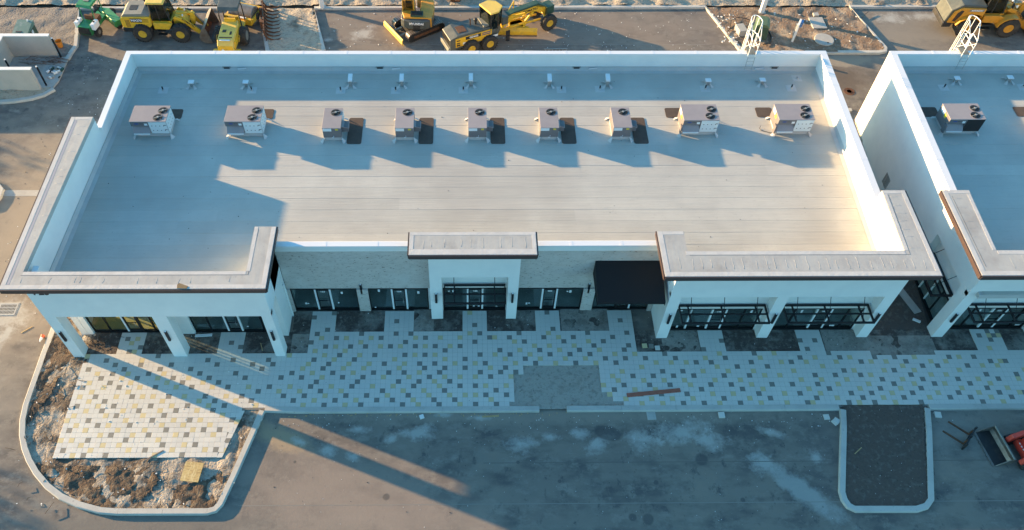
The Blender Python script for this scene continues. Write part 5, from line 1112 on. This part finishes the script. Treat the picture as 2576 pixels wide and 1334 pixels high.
# --- soil compactor
def roller():
    t = thing('road_roller', 'yellow soil compactor with black canopy and smooth drum turned to the right', 'road roller', (-18.65, 29.5, -.15), R(88))
    for s_ in (-1, 1):
        tyre('', 0, s_*.98, .70, .50, t, lgrey, side=-s_, lug=18, rimr=.56)
    MB().box(-2.35, -1.95, -1.05, 1.05, .45, .80).prism([(-2.35, .45), (-2.1, .45), (-1.6, .62), (-1.9, .8)], -1.04, 1.04, 'y').build('rear_bumper', yellow, t, bevel=.02)
    text('brand_lettering', 'SAKAI', .30, mblack, t, Matrix.Translation((-2.36, 0, .62)) @ Matrix.Rotation(-PI/2, 4, 'Z') @ Matrix.Rotation(PI/2, 4, 'X'), .004, .012)
    MB().prism([(-2.2, .7), (-2.12, 1.25), (-1.75, 1.58), (.35, 1.72), (.55, 1.72), (.55, .8)], -.62, .62, 'y').build('engine_hood', yroof, t, bevel=.04)
    MB().prism([(-2.22, .72), (-2.14, 1.24), (-2.10, 1.24), (-2.17, .72)], -.58, .58, 'y').build('tail_panel', yellow, t)
    for s_ in (-1, 1):
        for k in range(3): MB().box(-2.165+k*.008, -2.15+k*.01, s_*.08, s_*.38, 1.02+k*.07, 1.045+k*.07).build('vent_slot', mblack, t)
        MB().prism([(-1.9, .8), (.3, .8), (.3, 1.35), (-1.6, 1.3)], s_*.62, s_*.72, 'y').build('side_panel', yellow, t)
        MB().tube([(-1.2, s_*.74, 1.0), (-1.2, s_*.9, 1.0), (-.8, s_*.9, 1.3), (-.8, s_*.74, 1.3)], .02, 5).build('grab_rail', yellow, t)
    MB().lathe([(.12, -.02), (.12, .02)], 12, (-2.2, .22, .88), 'x').build('tail_light', film, t)
    MB().box(-1.9, -1.75, -.42, .42, 1.585, 1.6).build('decal_panel', film, t)
    MB().box(-.9, -.6, .1, .38, 1.64, 1.67).box(-1.15, -.7, -.38, -.22, 1.62, 1.645).build('filler_cap', mblack, t)
    MB().box(-1.55, -1.45, -.5, .5, 1.6, 1.615).build('hood_slot', rust, t)
    MB().box(.35, .5, -.45, .45, 1.72, 2.0).build('dash_grille', yellow, t)
    MB().box(.55, 1.55, -.85, .85, .8, 1.0).box(1.3, 1.5, -.4, .4, 1.0, 1.5).box(.65, 1.15, -.3, .3, 1.0, 1.35).build('platform', yellow, t)
    MB().box(.7, 1.1, -.26, .26, 1.35, 1.48).box(.62, .72, -.26, .26, 1.48, 1.9).build('seat', mblack, t)
    for s_ in (-1, 1): MB().tube([(.5, s_*.82, .9), (.45, s_*.80, 2.3), (.75, s_*.74, 2.9)], .05, 6).build('canopy_post', mblack, t); MB().tube([(1.5, s_*.82, .9), (1.55, s_*.80, 2.4), (1.5, s_*.74, 2.9)], .05, 6).build('canopy_post', mblack, t)
    MB().prism([(.35, 2.72), (.55, 2.92), (1.6, 2.96), (1.85, 2.75), (1.83, 2.71), (.4, 2.68)], -.82, .82, 'y').build('canopy', dgrey, t, bevel=.05)
    F = Matrix.Translation((1.7, -.1, 0)) @ Matrix.Rotation(R(-16), 4, 'Z')
    d = MB(); d.T = F; d.lathe([(.50, -1.02), (.55, -1.05), (.72, -1.05), (.75, -1.0), (.75, 1.0), (.72, 1.05), (.55, 1.05), (.50, 1.02)], 36, (1.15, 0, .75), 'y').build('drum', steel, t, smooth=False, fixn=True)
    f = MB(); f.T = F
    f.box(.1, .35, -1.2, 1.2, .5, 1.05).box(1.95, 2.2, -1.25, 1.25, .5, .95)
    for s_ in (-1, 1): f.box(.35, 1.95, s_*1.08, s_*1.25, .55, .95)
    f.build('drum_frame', yellow, t, bevel=.02)
    for s_ in (-1, 1):
        f = MB(); f.T = F; f.lathe([(.3, 0), (.3, .06)], 14, (1.15, s_*1.25-.03, .75), 'y').build('drum_hub', mblack, t)
    f = MB(); f.T = F; f.box(.12, .3, -.7, -.1, 1.06, 1.09).build('name_plate', film, t)
roller()
# --- green sweeper (broom tractor)
def sweeper():
    t = thing('sweeper', 'small green ride-on road broom with white tanks and canopy, far left of the parked machines', 'sweeper', (-30.1, 31.6, -.15), R(78))
    t.scale = (1.12, 1.12, 1.12)
    for s_ in (-1, 1): tyre('', -1.05, s_*.62, .36, .22, t, lgrey, side=-s_, lug=12); tyre('', 1.2, s_*.55, .36, .22, t, lgrey, side=-s_, lug=12)
    MB().box(-1.5, 1.4, -.4, .4, .35, .6).box(-1.6, -.7, -.45, .45, .4, 1.05).build('chassis', green, t); MB().box(-1.63, -1.5, -.42, .42, .45, 1.0).build('rear_cover', mblack, t)
    for s_ in (-1, 1): MB().box(-1.45, -.75, s_*.47, s_*.78, .75, 1.25).build('water_tank', whitep, t, bevel=.04); MB().lathe([(.07, 1.25), (.07, 1.3)], 8, (-1.1, s_*.62, 0)).build('tank_cap', mblack, t)
    MB().box(-.6, .2, -.35, .35, .6, .95).box(-.7, -.55, -.3, .3, .95, 1.4).build('seat', rust, t)
    for s_ in (-1, 1): MB().tube([(-.75, s_*.48, 1.0), (-.6, s_*.46, 2.15)], .035, 5).build('canopy_post', green, t); MB().tube([(.55, s_*.48, .6), (.45, s_*.46, 2.15)], .035, 5).build('canopy_post', green, t)
    MB().prism([(-.85, 2.12), (-.7, 2.3), (.55, 2.32), (.7, 2.14)], -.55, .55, 'y').build('canopy', green, t, bevel=.03); MB().box(-.3, .2, -.2, .2, 2.32, 2.34).build('vent_panel', lgrey, t)
    MB().lathe([(.17, 0), (.19, .02), (.17, .03)], 14, (0, 0, 0)).build('steering_wheel', mblack, t).matrix_local = Matrix.Translation((.45, 0, 1.35)) @ Matrix.Rotation(R(-40), 4, 'Y')
    MB().tube([(.75, 0, .6), (.5, 0, 1.3)], .04, 6).build('steering_column', mblack, t)
    d = MB(); d.T = Matrix.Translation((.55, -1.0, 0)) @ Matrix.Rotation(R(-35), 4, 'Z'); d.prism([(-.35, .25), (-.3, .7), (.25, .75), (.38, .3)], -.9, .9, 'y').build('broom_hood', green, t, bevel=.02)
    d = MB(); d.T = Matrix.Translation((.55, -1.0, 0)) @ Matrix.Rotation(R(-35), 4, 'Z'); d.lathe([(.3, -.88), (.3, .88)], 16, (0, 0, .3), 'y').build('broom', mblack, t)
sweeper()
# --- root rake
def rake():
    t = thing('root_rake', 'rusty steel root rake with curved teeth lying on the dirt strip between the bays', 'rake', (-16.35, 31.6, .0), R(-80))
    MB().box(-2.2, 2.2, -.06, .06, .35, .5).box(-2.2, 2.2, -.1, 0, .95, 1.05).box(-2.2, 2.2, -.04, .02, .0, .12).build('back_beam', rust, t)
    for k in range(10):
        x = -2.15+k*.478
        pts = [(-.08, 1.1), (.02, .6), (.2, .25), (.6, .06), (1.1, .1), (1.25, .22), (1.05, .02), (.55, -.04), (.12, .12), (-.1, .5), (-.16, 1.1)]
        MB().prism(pts, x-.02, x+.02, 'x').build('tooth', rust, t, fixn=True)
    for x in (-.8, .8): MB().box(x-.2, x+.2, -.35, -.1, .3, 1.0).build('bracket', rust, t)
rake()
# --- skid steer and buckets at the right edge
def skid():
    t = thing('skid_steer_loader', 'red and black tracked skid steer cut off by the right edge of the picture', 'skid steer', (31.45, -6.25, -.15), R(8))
    for s_ in (-1, 1):
        r_ = .30; L_ = 1.15; loop = [(L_-.2+r_*math.cos(q), r_+.02+r_*math.sin(q)) for q in [R(v) for v in range(-90, 91, 30)]]+[(-L_+.1+r_*math.cos(q), r_+.02+r_*math.sin(q)) for q in [R(v) for v in range(90, 271, 30)]]
        MB().prism(loop, s_*.55, s_*.95, 'y').build('track', mblack, t, fixn=True)
        tk = MB(); 
        for k in range(14): tk.box(-1.0+k*.145, -.93+k*.145, s_*.55, s_*.95, .62, .66)
        tk.build('track_lugs', rubber, t)
        MB().box(-1.0, .9, s_*.93, s_*.97, .12, .2).build('track_guard', lgrey, t)
        MB().prism([(-1.45, .5), (-1.25, .35), (-1.05, .75), (-.3, 1.25), (1.2, 1.45), (1.2, 1.7), (-.5, 1.5), (-1.3, .95)], s_*.55, s_*.8, 'y').build('lift_arm', redm, t, bevel=.02, fixn=True)
        MB().tube([(-.9, s_*.66, .6), (-.2, s_*.66, 1.2)], .05, 6).build('lift_ram', steel, t)
    MB().box(-.75, 1.3, -.5, .5, .35, 1.0).build('body', redm, t); MB().box(-1.0, -.75, -.55, .55, .3, .7).build('front_plate', redm, t)
    MB().box(-.70, .6, -.46, .46, 1.0, 1.95).build('cab', mblack, t, bevel=.04); MB().box(-.72, -.70, -.38, .38, 1.05, 1.85).build('cab_glass', cabglass, t)
    for k in range(4): MB().box(-.98, -.92, -.3+k*.18, -.2+k*.18, .68, .72).build('hose_fitting', film, t)
    # wide bucket set down in front
    t.location.z = -.15
skid()
def skid_bucket():
    t = thing('loader_bucket', 'worn black bucket with pale rim in front of the red skid steer', 'bucket', (29.32, -6.03, -.15), R(8))
    MB().box(-.45, .42, -1.0, 1.0, .02, .06).build('floor_plate', mblack, t)
    MB().prism([(.42, .02), (.55, .25), (.52, .6), (.48, .6), (.48, .25), (.36, .06)], -1.0, 1.0, 'y').build('back_plate', steel, t, fixn=True)
    for s_ in (-1, 1): MB().prism([(-.42, .02), (.45, .02), (.56, .25), (.52, .6), (.1, .5), (-.3, .16)], s_*1.0, s_*1.03, 'y').build('cheek_plate', steel, t)
    MB().box(-.56, -.42, -1.02, 1.02, .02, .05).build('cutting_edge', steel, t)
    for k in range(8): MB().box(-.62, -.54, -.92+k*.25, -.84+k*.25, .03, .06).build('tooth', steel, t)
    MB().tube([(.42, -1.0, .60), (.42, 1.0, .60)], .05, 6).build('top_lip', lgrey, t)
skid_bucket()
def forks():
    t = thing('pallet_forks', 'dark steel pallet forks lying on the asphalt right of the soil bed', 'forks', (28.02, -5.55, -.15), R(138))
    # local x = direction in which the tines point
    for y in (-.45, .32): MB().prism([(0, 0), (1.15, 0), (1.2, .02), (1.15, .035), (.06, .05), (.06, .5), (0, .5)], y-.05, y+.05, 'y').build('tine', rust, t)
    MB().box(-.08, 0, -.75, .75, .05, .15).box(-.08, 0, -.75, .75, .42, .52).build('carriage', mblack, t)
    for y in (-.7, 0, .65): MB().box(-.1, -.02, y-.05, y+.05, .05, .62).build('carriage_bar', mblack, t)
forks()
# ------------------------------------------------------------------ yard furniture behind the building
def enclosure():
    t = thing('block_enclosure', 'roofless pale stucco dumpster enclosure open towards the drive at the left', 'enclosure', (-34, 25.6, 0))
    T = Matrix.Translation((34, -25.6, 0))
    def B(): q = MB(); q.T = T; return q
    B().box(-45, -32.22, 27.52, 27.78, -.3, 1.93).build('wall', stucco_beige, t); B().box(-45, -32.18, 27.49, 27.81, 1.93, 1.98).build('wall_cap', stucco, t)
    B().box(-35.95, -35.7, 23.85, 27.52, -.3, 1.925).build('wall', stucco_beige, t); B().box(-35.98, -35.66, 23.87, 27.49, 1.925, 1.975).build('wall_cap', stucco, t)
    B().box(-45, -32.35, 23.55, 23.82, -.3, 1.93).build('wall', stucco_beige, t); B().box(-45, -32.31, 23.52, 23.85, 1.93, 1.98).build('wall_cap', stucco, t)
enclosure()
for x, y, l_ in ((-31.95, 27.45, 'black gate post with white cap at the end of the back enclosure wall'), (-32.08, 24.1, 'black gate post with white cap at the end of the front enclosure wall'), (-34.7, 24.9, 'black post with white cap inside the enclosure, beside the front wall')):
    t = thing('gate_post', l_, 'post', (x, y, 0), 0, 'black gate posts of the enclosure')
    MB().lathe([(.07, 0), (.07, 1.8)], 10).build('post', black, t); MB().lathe([(.075, 1.8), (.05, 1.85), (.001, 1.87)], 10).build('post_cap', whitep, t)
rb = random.Random(8)
t = thing('steel_mesh_pile', 'heap of rusty reinforcing mesh and bars along the back enclosure wall', 'steel bars', (-33.2, 27.0, -.02))
for k in range(46):
    x = rb.uniform(-1.9, 1.0); y = rb.uniform(-.55, .35); l_ = rb.uniform(.6, 1.6); a_ = rb.gauss(0, .22)
    MB().tube([(x, y, .03+rb.random()*.12), (x+l_*.5*math.cos(a_), y+l_*.5*math.sin(a_), .05+rb.random()*.22), (x+l_*math.cos(a_), y+l_*math.sin(a_), .03+rb.random()*.12)], .012, 4).build('bar', rust, t)
t = thing('mesh_sheet', 'thin steel mesh sheet lying on the enclosure floor', 'mesh', (-34.1, 25.8, -.02))
for k in range(12): MB().tube([(-1.1+k*.2, -1, .015), (-1.1+k*.2, 1, .015)], .007, 4).build('wire', galv, t)
for k in range(10): MB().tube([(-1.15, -.95+k*.2, .027), (1.15, -.95+k*.2, .027)], .007, 4).build('wire', galv, t)
t = thing('rubbish_heap', 'small heap of dark boxes and blue scrap on the concrete pad by the kerb', 'rubbish', (-31.9, 25.6, -.03))
for k in range(22):
    q = MB(); q.T = Matrix.Translation((rb.uniform(-.6, .6), rb.uniform(-.6, .6), .06)) @ Matrix.Rotation(rb.uniform(0, 3), 4, 'Z') @ Matrix.Rotation(rb.uniform(-.4, .4), 4, 'X')
    w_ = rb.uniform(.05, .2); q.box(-w_, w_, -w_*.5, w_*.5, -.04, rb.uniform(.03, .12)).build('scrap', rb.choice([mblack, lgrey, dkgreen, foam, galv]), t)
t = thing('orange_tub', 'orange plastic tub standing on the dirt behind the enclosure', 'tub', (-32.35, 28.75, .0))
MB().lathe([(.20, 0), (.26, .55), (.28, .56), (.24, .55), (.19, .06)], 16).build('tub_body', mat('orange_plastic', (.75, .25, .03), .5), t)
# green power cabinet
t = thing('power_cabinet', 'dark green cabinet with sloping lid behind the back enclosure wall', 'cabinet', (-35.05, 29.3, 0), R(-3))
MB().box(-.58, .58, -.75, .85, 0, 1.15).build('body', dkgreen, t); MB().prism([(-.8, 1.12), (-.8, 1.22), (.9, 1.5), (.9, 1.12)], -.62, .62, 'x').build('lid', mat('faded_green', (.10, .20, .17), .6, layers=[(3, .5, .7, (.2, .27, .24), 5)], coords='Object'), t)
MB().box(-.35, .1, -.45, -.3, 1.285, 1.31).build('vent_slot', mblack, t); MB().box(.59, .60, .1, .35, .7, 1.0).build('label_sheet', film, t); MB().lathe([(.07, 1.4), (.07, 1.6)], 8, (.25, .75, 0)).build('cap', film, t)
# transformer and pipes on the utility island
t = thing('transformer_box', 'squat green utility box ringed by black hose on the island behind the ladder', 'utility box', (24.2, 30.2, 0), R(-15))
MB().prism([(-.62, 0), (.62, 0), (.5, 1.25), (-.5, 1.25)], -.55, .55, 'y').build('body', dkgreen, t, bevel=.05); MB().prism([(-.56, 1.2), (.56, 1.2), (.3, 1.45), (-.3, 1.45)], -.6, .6, 'y').build('lid', mat('olive_lid', (.09, .14, .075), .6), t)
t = thing('base_slab', 'white concrete block left of the green utility box', 'block', (22.75, 30.6, 0), R(10)); MB().box(-.35, .35, -.5, .5, -.1, .5, ch=.03).build('block', concrete, t)
for pts, l_ in (([(24.0+1.15*math.cos(q), 30.0+1.15*math.sin(q), .1+.05*math.sin(3*q)) for q in [R(v) for v in range(-80, 80, 15)]], 'thick black hose curving round the right side of the green utility box'),
                ([(21.95, 31.0, .05), (22.2, 31.9, .18), (22.8, 32.3, .22), (23.5, 32.25, .15), (24.1, 32.0, .05)], 'thin black cable arching over the dirt left of the light pole'),
                ([(21.6, 29.9, .05), (21.7, 30.6, .12), (22.3, 31.2, .18), (23.0, 31.25, .15), (23.6, 31.1, .1)], 'thin black cable looping round the white concrete block')):
    tag(MB().tube(pts, .06 if 'thick' in l_ else .03, 7).build('cable', mblack, smooth=True), l_, 'cable')
t = thing('meter_board', 'leaning white meter board with blue box on the utility island', 'meter board', (26.95, 29.75, 0), R(62))
MB().box(-.45, .45, -.08, .08, -.1, 1.65, ch=.01).build('board', stucco, t); MB().box(.05, .42, -.26, -.08, 1.15, 1.6).build('meter_box', mat('blue_grey_box', (.10, .22, .45), .5), t)
for z in (.5, .95, 1.3): MB().box(-.35, -.1, .08, .2, z, z+.24).build('switch_box', galv, t)
for k in (-.2, .15, .3): MB().tube([(k, .11, 0), (k, .11, 1.2)], .025, 6).build('conduit', galv, t)
t = thing('handhole_cover', 'large square concrete handhole lid on the utility island', 'hatch', (29.45, 31.75, .02), R(2)); MB().box(-.58, .58, -.72, .72, -.05, .09, ch=.01).build('lid', concrete, t)
t = thing('handhole_cover', 'small square concrete lid above the large square one', 'hatch', (29.6, 32.9, .03), R(2)); MB().box(-.22, .22, -.2, .2, -.05, .10, ch=.01).build('lid', concrete, t)
t = thing('manhole', 'wide round concrete manhole lid on the utility island', 'manhole', (29.4, 29.55, .02)); MB().lathe([(.78, -.1), (.78, .08), (.74, .10), (.001, .10)], 36).build('lid', concrete, t); MB().box(.1, .24, -.52, -.4, .1, .115).build('pick_hole', mblack, t)
t = thing('manhole', 'small rusty round manhole in the brown asphalt between the buildings', 'manhole', (29.8, 23.5, -.15)); MB().lathe([(.42, -.02), (.42, .02), (.34, .025), (.34, .015), (.001, .015)], 28).build('cover', rust, t); MB().lathe([(.24, .02), (.24, .03), (.2, .03), (.2, .02)], 24).build('ring', rust, t)
t = thing('valve_stub', 'short round valve stub on the sand behind the right end of the back parapet', 'valve', (28.65, 26.3, -.15)); MB().lathe([(.17, 0), (.17, .14), (.1, .16), (.1, .3), (.001, .3)], 14).build('valve', rust, t)
for x, y, l_ in ((-11.95, 33.98, 'square pale light pole behind the dirt strip with the rake'), (25.15, 33.4, 'square pale light pole on the utility island')):
    t = thing('light_pole', l_, 'light pole', (x, y, -.1), 0, 'square concrete light poles behind the parking bays'); MB().box(-.17, .17, -.17, .17, 0, 7.0, ch=.02).build('pole', stucco, t); MB().box(-.3, .3, -.3, .3, 0, .12).build('pole_foot', concrete, t)
# ladder frame lying on the asphalt behind the parapet, stake
t = thing('metal_ladder', 'light aluminium ladder lying on the asphalt just behind the back parapet', 'ladder', (7.4, 28.35, -.12), R(1))
for s_ in (-.2, .2): MB().box(-.95, .95, s_-.03, s_+.03, 0, .07).build('side_rail', galv, t)
for k in range(7): MB().box(-.85+k*.28, -.81+k*.28, -.2, .2, .02, .05).build('rung', galv, t)
tag(MB().tube([(4.2, 28.45, -.1), (6.3, 28.25, -.08)], .03, 5).build('pipe', galv), 'long thin grey pipe on the asphalt left of the lying ladder', 'pipe')
tag(MB().tube([(33.2, 32.3, -.05), (33.9, 33.1, .0), (34.2, 33.35, .02)], .03, 5).build('pipe', mblack), 'short black rod leaning on the kerb of the right bay', 'rod')
# storm drain
t = thing('storm_drain', 'square cast iron drain grate in a concrete collar at the left edge', 'drain', (-28.25, 3.5, -.15))
MB().box(-.62, .62, -.5, .5, -.1, .01).build('collar', concrete, t); MB().box(-.50, .50, -.38, .38, .01, .014).build('pit', fan_m, t)
for k in range(13): MB().box(-.5+k*.08, -.465+k*.08, -.38, .38, .014, .03).build('grate_bar', galv, t)
for k in range(4): MB().box(-.5, .5, -.38+k*.24, -.34+k*.24, .014, .028).build('cross_bar', galv, t)
MB().box(-.6, -.5, -.45, .45, .01, .03).box(.5, .56, -.45, .45, .01, .03).box(-.5, .5, .38, .45, .01, .03).box(-.5, .5, -.45, -.38, .01, .03).build('frame', galv, t)
# plywood sheet, boards, cone, loose tiles and litter
t = thing('plywood_sheet', 'weathered yellow plywood sheet lying on the sand of the left island', 'board', (-14.72, -7.22, -.02), R(-6))
MB().box(-.50, .50, -.55, .55, .06, .10).build('panel', mat('weathered_plywood', (.55, .40, .17), .85, layers=[(4, .45, .62, (.36, .24, .10), 5, (1, 6, 1)), (3, .5, .65, (.62, .50, .26), 4, (5, 1, 1))], coords='Object'), t)
for k in range(4): MB().box(-.48, .48, -.5+k*.3, -.42+k*.3, .02, .06).build('batten', wood, t)
def plank(x, y, L_, w_, rz, m, l_, z=0, th=.035, name='plank'):
    o = MB().box(-L_/2, L_/2, -w_/2, w_/2, 0, th).build(name, m); o.location = (x, y, z); o.rotation_euler = (0, 0, R(rz)); tag(o, l_, 'board'); return o
plank(10.9, -2.57, 3.15, .24, 5.8, redwood, 'long red brown timber plank lying on the tiles', .0, .05)
plank(-15.75, 1.45, 1.0, .17, 4, film, 'short white board lying on the dirt in front of the second shop window', -.01, .05)
plank(-12.15, .64, .55, .05, -70, wood, 'thin pale stick on the dirt bed beside the third column of the left pavilion', -.02)
plank(-17.0, -6.25, 1.05, .06, 33, steel, 'narrow grey metal strip across the front edge of the sunlit tiles', .0, .03)
plank(27.85, 3.85, 1.95, .5, -72, concrete, 'large grey board lying on the dark ground between the buildings', -.06, .04)
plank(27.85, 2.33, .45, .14, -30, foam, 'small pale block near the corner column of the neighbouring building', -.06, .1)
plank(21.72, -6.2, .6, .05, 37, wood, 'thin pale stick on the dark soil bed', -.02)
plank(1.45, -3.93, .95, .1, 3, wood, 'short pale lath on the asphalt below the kerb', -.15, .03)
plank(-26.6, 2.0, .7, .06, 40, wood, 'thin stick on the asphalt near the curved kerb', -.15, .03)
def loose(x, y, rz, m, l_, z=0, th=.05, s=.29):
    o = MB().box(-s/2, s/2, -s/2, s/2, 0, th).build('loose_tile', m); o.location = (x, y, z); o.rotation_euler = (0, 0, R(rz)); tag(o, l_, 'tile', 'loose paving tiles lying about')
loose(10.8, .58, 4, T3, 'loose yellow tile on the bed left of the right pavilion'); loose(11.2, .57, -3, T2, 'loose grey tile between a yellow and a pale one', -.02); loose(11.55, .43, 2, T1, 'loose pale tile at the foot of the right pavilion column')
loose(19.43, -.1, 3, T1, 'loose pale tile lying on the walk below the middle bed of the right pavilion', .004, .04)
loose(14.6, -3.95, 0, T1, 'loose pale tile on the asphalt by the kerb, below the right pavilion', -.15, .1, .34); loose(20.57, -4.1, 3, T1, 'loose pale tile left of the soil bed, nearer the kerb', -.15, .06, .32)
loose(21.0, -4.4, 35, T1, 'pale tile at the bottom of a tilted stack left of the soil bed', -.15, .05, .36); loose(21.05, -4.36, 50, T1, 'pale tile on top of the tilted stack left of the soil bed', -.10, .06, .33)
loose(26.98, -4.0, -6, T1, 'loose yellowish pale tile right of the soil bed', -.15, .08, .36); loose(10.6, -3.95, 2, concrete, 'grey slab on the asphalt by the kerb below the red plank', -.15, .03, .5); loose(-2.45, -3.95, 20, foam, 'crumpled white piece by the kerb left of the gap', -.15, .08, .24)
t = thing('traffic_cone', 'small faded orange and white cone tipped over by the curved kerb', 'cone', (-25.42, 1.55, -.15))
c_ = MB(); c_.T = Matrix.Rotation(R(78), 4, 'X') @ Matrix.Rotation(0, 4, 'Z'); c_.lathe([(.13, 0), (.09, .2)], 12).build('cone_base', mat('cone_orange', (.6, .12, .05), .6), t); c_ = MB(); c_.T = Matrix.Rotation(R(78), 4, 'X'); c_.lathe([(.09, .2), (.06, .35), (.03, .5)], 12).build('cone_tip', film, t)
t.location = (-25.42, 1.5, -.03)
# litter: too many small chips to count
lit = [MB(), MB(), MB()]
rl = random.Random(21)
def chips(n, x0, x1, y0, y1, z, which, s0=.02, s1=.06):
    for _ in range(n):
        q = lit[which]; q.T = Matrix.Translation((rl.uniform(x0, x1), rl.uniform(y0, y1), z)) @ Matrix.Rotation(rl.uniform(0, 6), 4, 'Z') @ Matrix.Rotation(rl.uniform(-.3, .3), 4, 'X')
        s_ = rl.uniform(s0, s1); q.box(-s_, s_, -s_*rl.uniform(.3, 1), s_*.5, 0, s_*rl.uniform(.3, .8))
chips(120, -11, 28, -4.9, -3.75, -.15, 0, .01, .03); chips(150, -11, 20, -12, -4, -.15, 0, .008, .02); chips(120, -11, 28, -10, -3.75, -.15, 1, .01, .028); chips(70, -11, 6, -3.9, -3.72, -.15, 2, .015, .05)
chips(130, -30, -25.3, 3, 28, -.15, 0, .012, .035); chips(80, -31, -23.5, 3, 28, -.15, 1, .015, .045); chips(140, -22, 24, .3, 3.1, -.02, 0, .01, .03); chips(35, 21.8, 26, -9, -3.6, -.0, 0, .008, .02)
chips(90, -24.5, -12, -9, -.5, -.0, 0, .015, .045); chips(120, -22, 28, -3.3, .1, .0, 1, .006, .02); chips(80, -22, 23, 2.5, 19, ZR_+.01, 1, .01, .03); chips(120, 2, 20, 28, 33.5, -.15, 0, .015, .04); chips(60, -11, 2, 28, 33.5, -.15, 0, .015, .05)
chips(250, -30, 50, 34.6, 38, .25, 0, .03, .12); chips(40, 21, 33, 28.5, 33.5, .05, 0, .03, .08); chips(40, 20.9, 22.6, 28.5, 33.3, .02, 0, .04, .09)
for q, m, l_ in ((lit[0], foam, 'pale'), (lit[1], mblack, 'dark'), (lit[2], wood, 'wood')):
    q.T = None; o = q.build('scattered_chips', m); o['kind'] = 'stuff'
# roots, twigs lying on the dirt of the left island
q = MB()
for _ in range(110):
    x, y = rl.uniform(-24.7, -22.6), rl.uniform(-6, 5.5); 
    if _ > 60: x, y = rl.uniform(-24, -20.7), rl.uniform(.3, 1.5)
    if _ > 85: x, y = rl.uniform(-24, -13), rl.uniform(-9, -6.6)
    a_ = rl.uniform(0, 6.3); l_ = rl.uniform(.15, .8); b_ = a_+rl.uniform(-.8, .8)
    q.tube([(x, y, .0), (x+l_*.5*math.cos(a_), y+l_*.5*math.sin(a_), .05), (x+l_*.5*math.cos(a_)+l_*.5*math.cos(b_), y+l_*.5*math.sin(a_)+l_*.5*math.sin(b_), .0)], .014, 4)
o = q.build('roots_and_twigs', mat('dark_root', (.07, .045, .03), .95)); o['kind'] = 'stuff'
# ------------------------------------------------------------------ beyond the frame: what casts the long shadows at left
n1 = thing('neighbouring_block', 'plain pale block building standing outside the left edge', 'building', (-80, 40, 0))
MB().box(-6, 3, -5.2, -2.4, -.3, 6.6).build('wing', stucco_beige, n1); MB().box(-9, 4, 1.8, 9.5, -.3, 7.0).build('hall', stucco_beige, n1); MB().box(-9, 4, 9.5, 24, -.3, 6.6).build('rear_hall', stucco_beige, n1)
leaf_m = mat('leaf', (.05, .09, .03), .8)
bark_m = mat('bark', (.12, .09, .06), .9)
rv = random.Random(31)
def tree(x, y, hgt, rad, l_, n=700):
    t = thing('shade_tree', l_, 'tree', (x, y, -.2))
    MB().tube([(0, 0, 0), (.1, .05, hgt*.35), (-.05, .1, hgt*.7)], .22, 8, r2=.08).build('trunk', bark_m, t)
    br = MB()
    for _ in range(7):
        a_ = rv.uniform(0, 6.3); z0 = hgt*rv.uniform(.3, .6); br.tube([(0, 0, z0), (rad*.4*math.cos(a_), rad*.4*math.sin(a_), z0+hgt*.15), (rad*.8*math.cos(a_), rad*.8*math.sin(a_), z0+hgt*.25)], .07, 5, r2=.02)
    br.build('limbs', bark_m, t)
    cr = MB(); cl = [(rv.gauss(0, rad*.45), rv.gauss(0, rad*.45), hgt*rv.uniform(.45, .95)) for _ in range(22)]
    for _ in range(n):
        c0 = rv.choice(cl); p = Vector((c0[0]+rv.gauss(0, rad*.16), c0[1]+rv.gauss(0, rad*.16), c0[2]+rv.gauss(0, rad*.13)))
        u = Vector((rv.gauss(0, 1), rv.gauss(0, 1), rv.gauss(0, 1))).normalized()*.22; v = u.cross(Vector((rv.gauss(0, 1), rv.gauss(0, 1), rv.gauss(0, 1)))).normalized()*.13
        cr.add([p-u, p-v, p+u, p+v], [(0, 1, 2, 3)])
    o = cr.build('crown', leaf_m, t); o['kind'] = 'stuff'
tree(-68, 31, 7.4, 2.4, 'thin leafy tree outside the left edge, nearest the block building', 420); tree(-62, 5.5, 7.5, 3.4, 'leafy tree outside the left edge, in the middle of the group', 900)
tree(-66, 2.0, 8.6, 4.0, 'broad leafy tree outside the left edge, south of the group', 1300); tree(-74, 36.5, 8.2, 2.2, 'slim leafy tree outside the left edge, by the wing of the block building', 350)
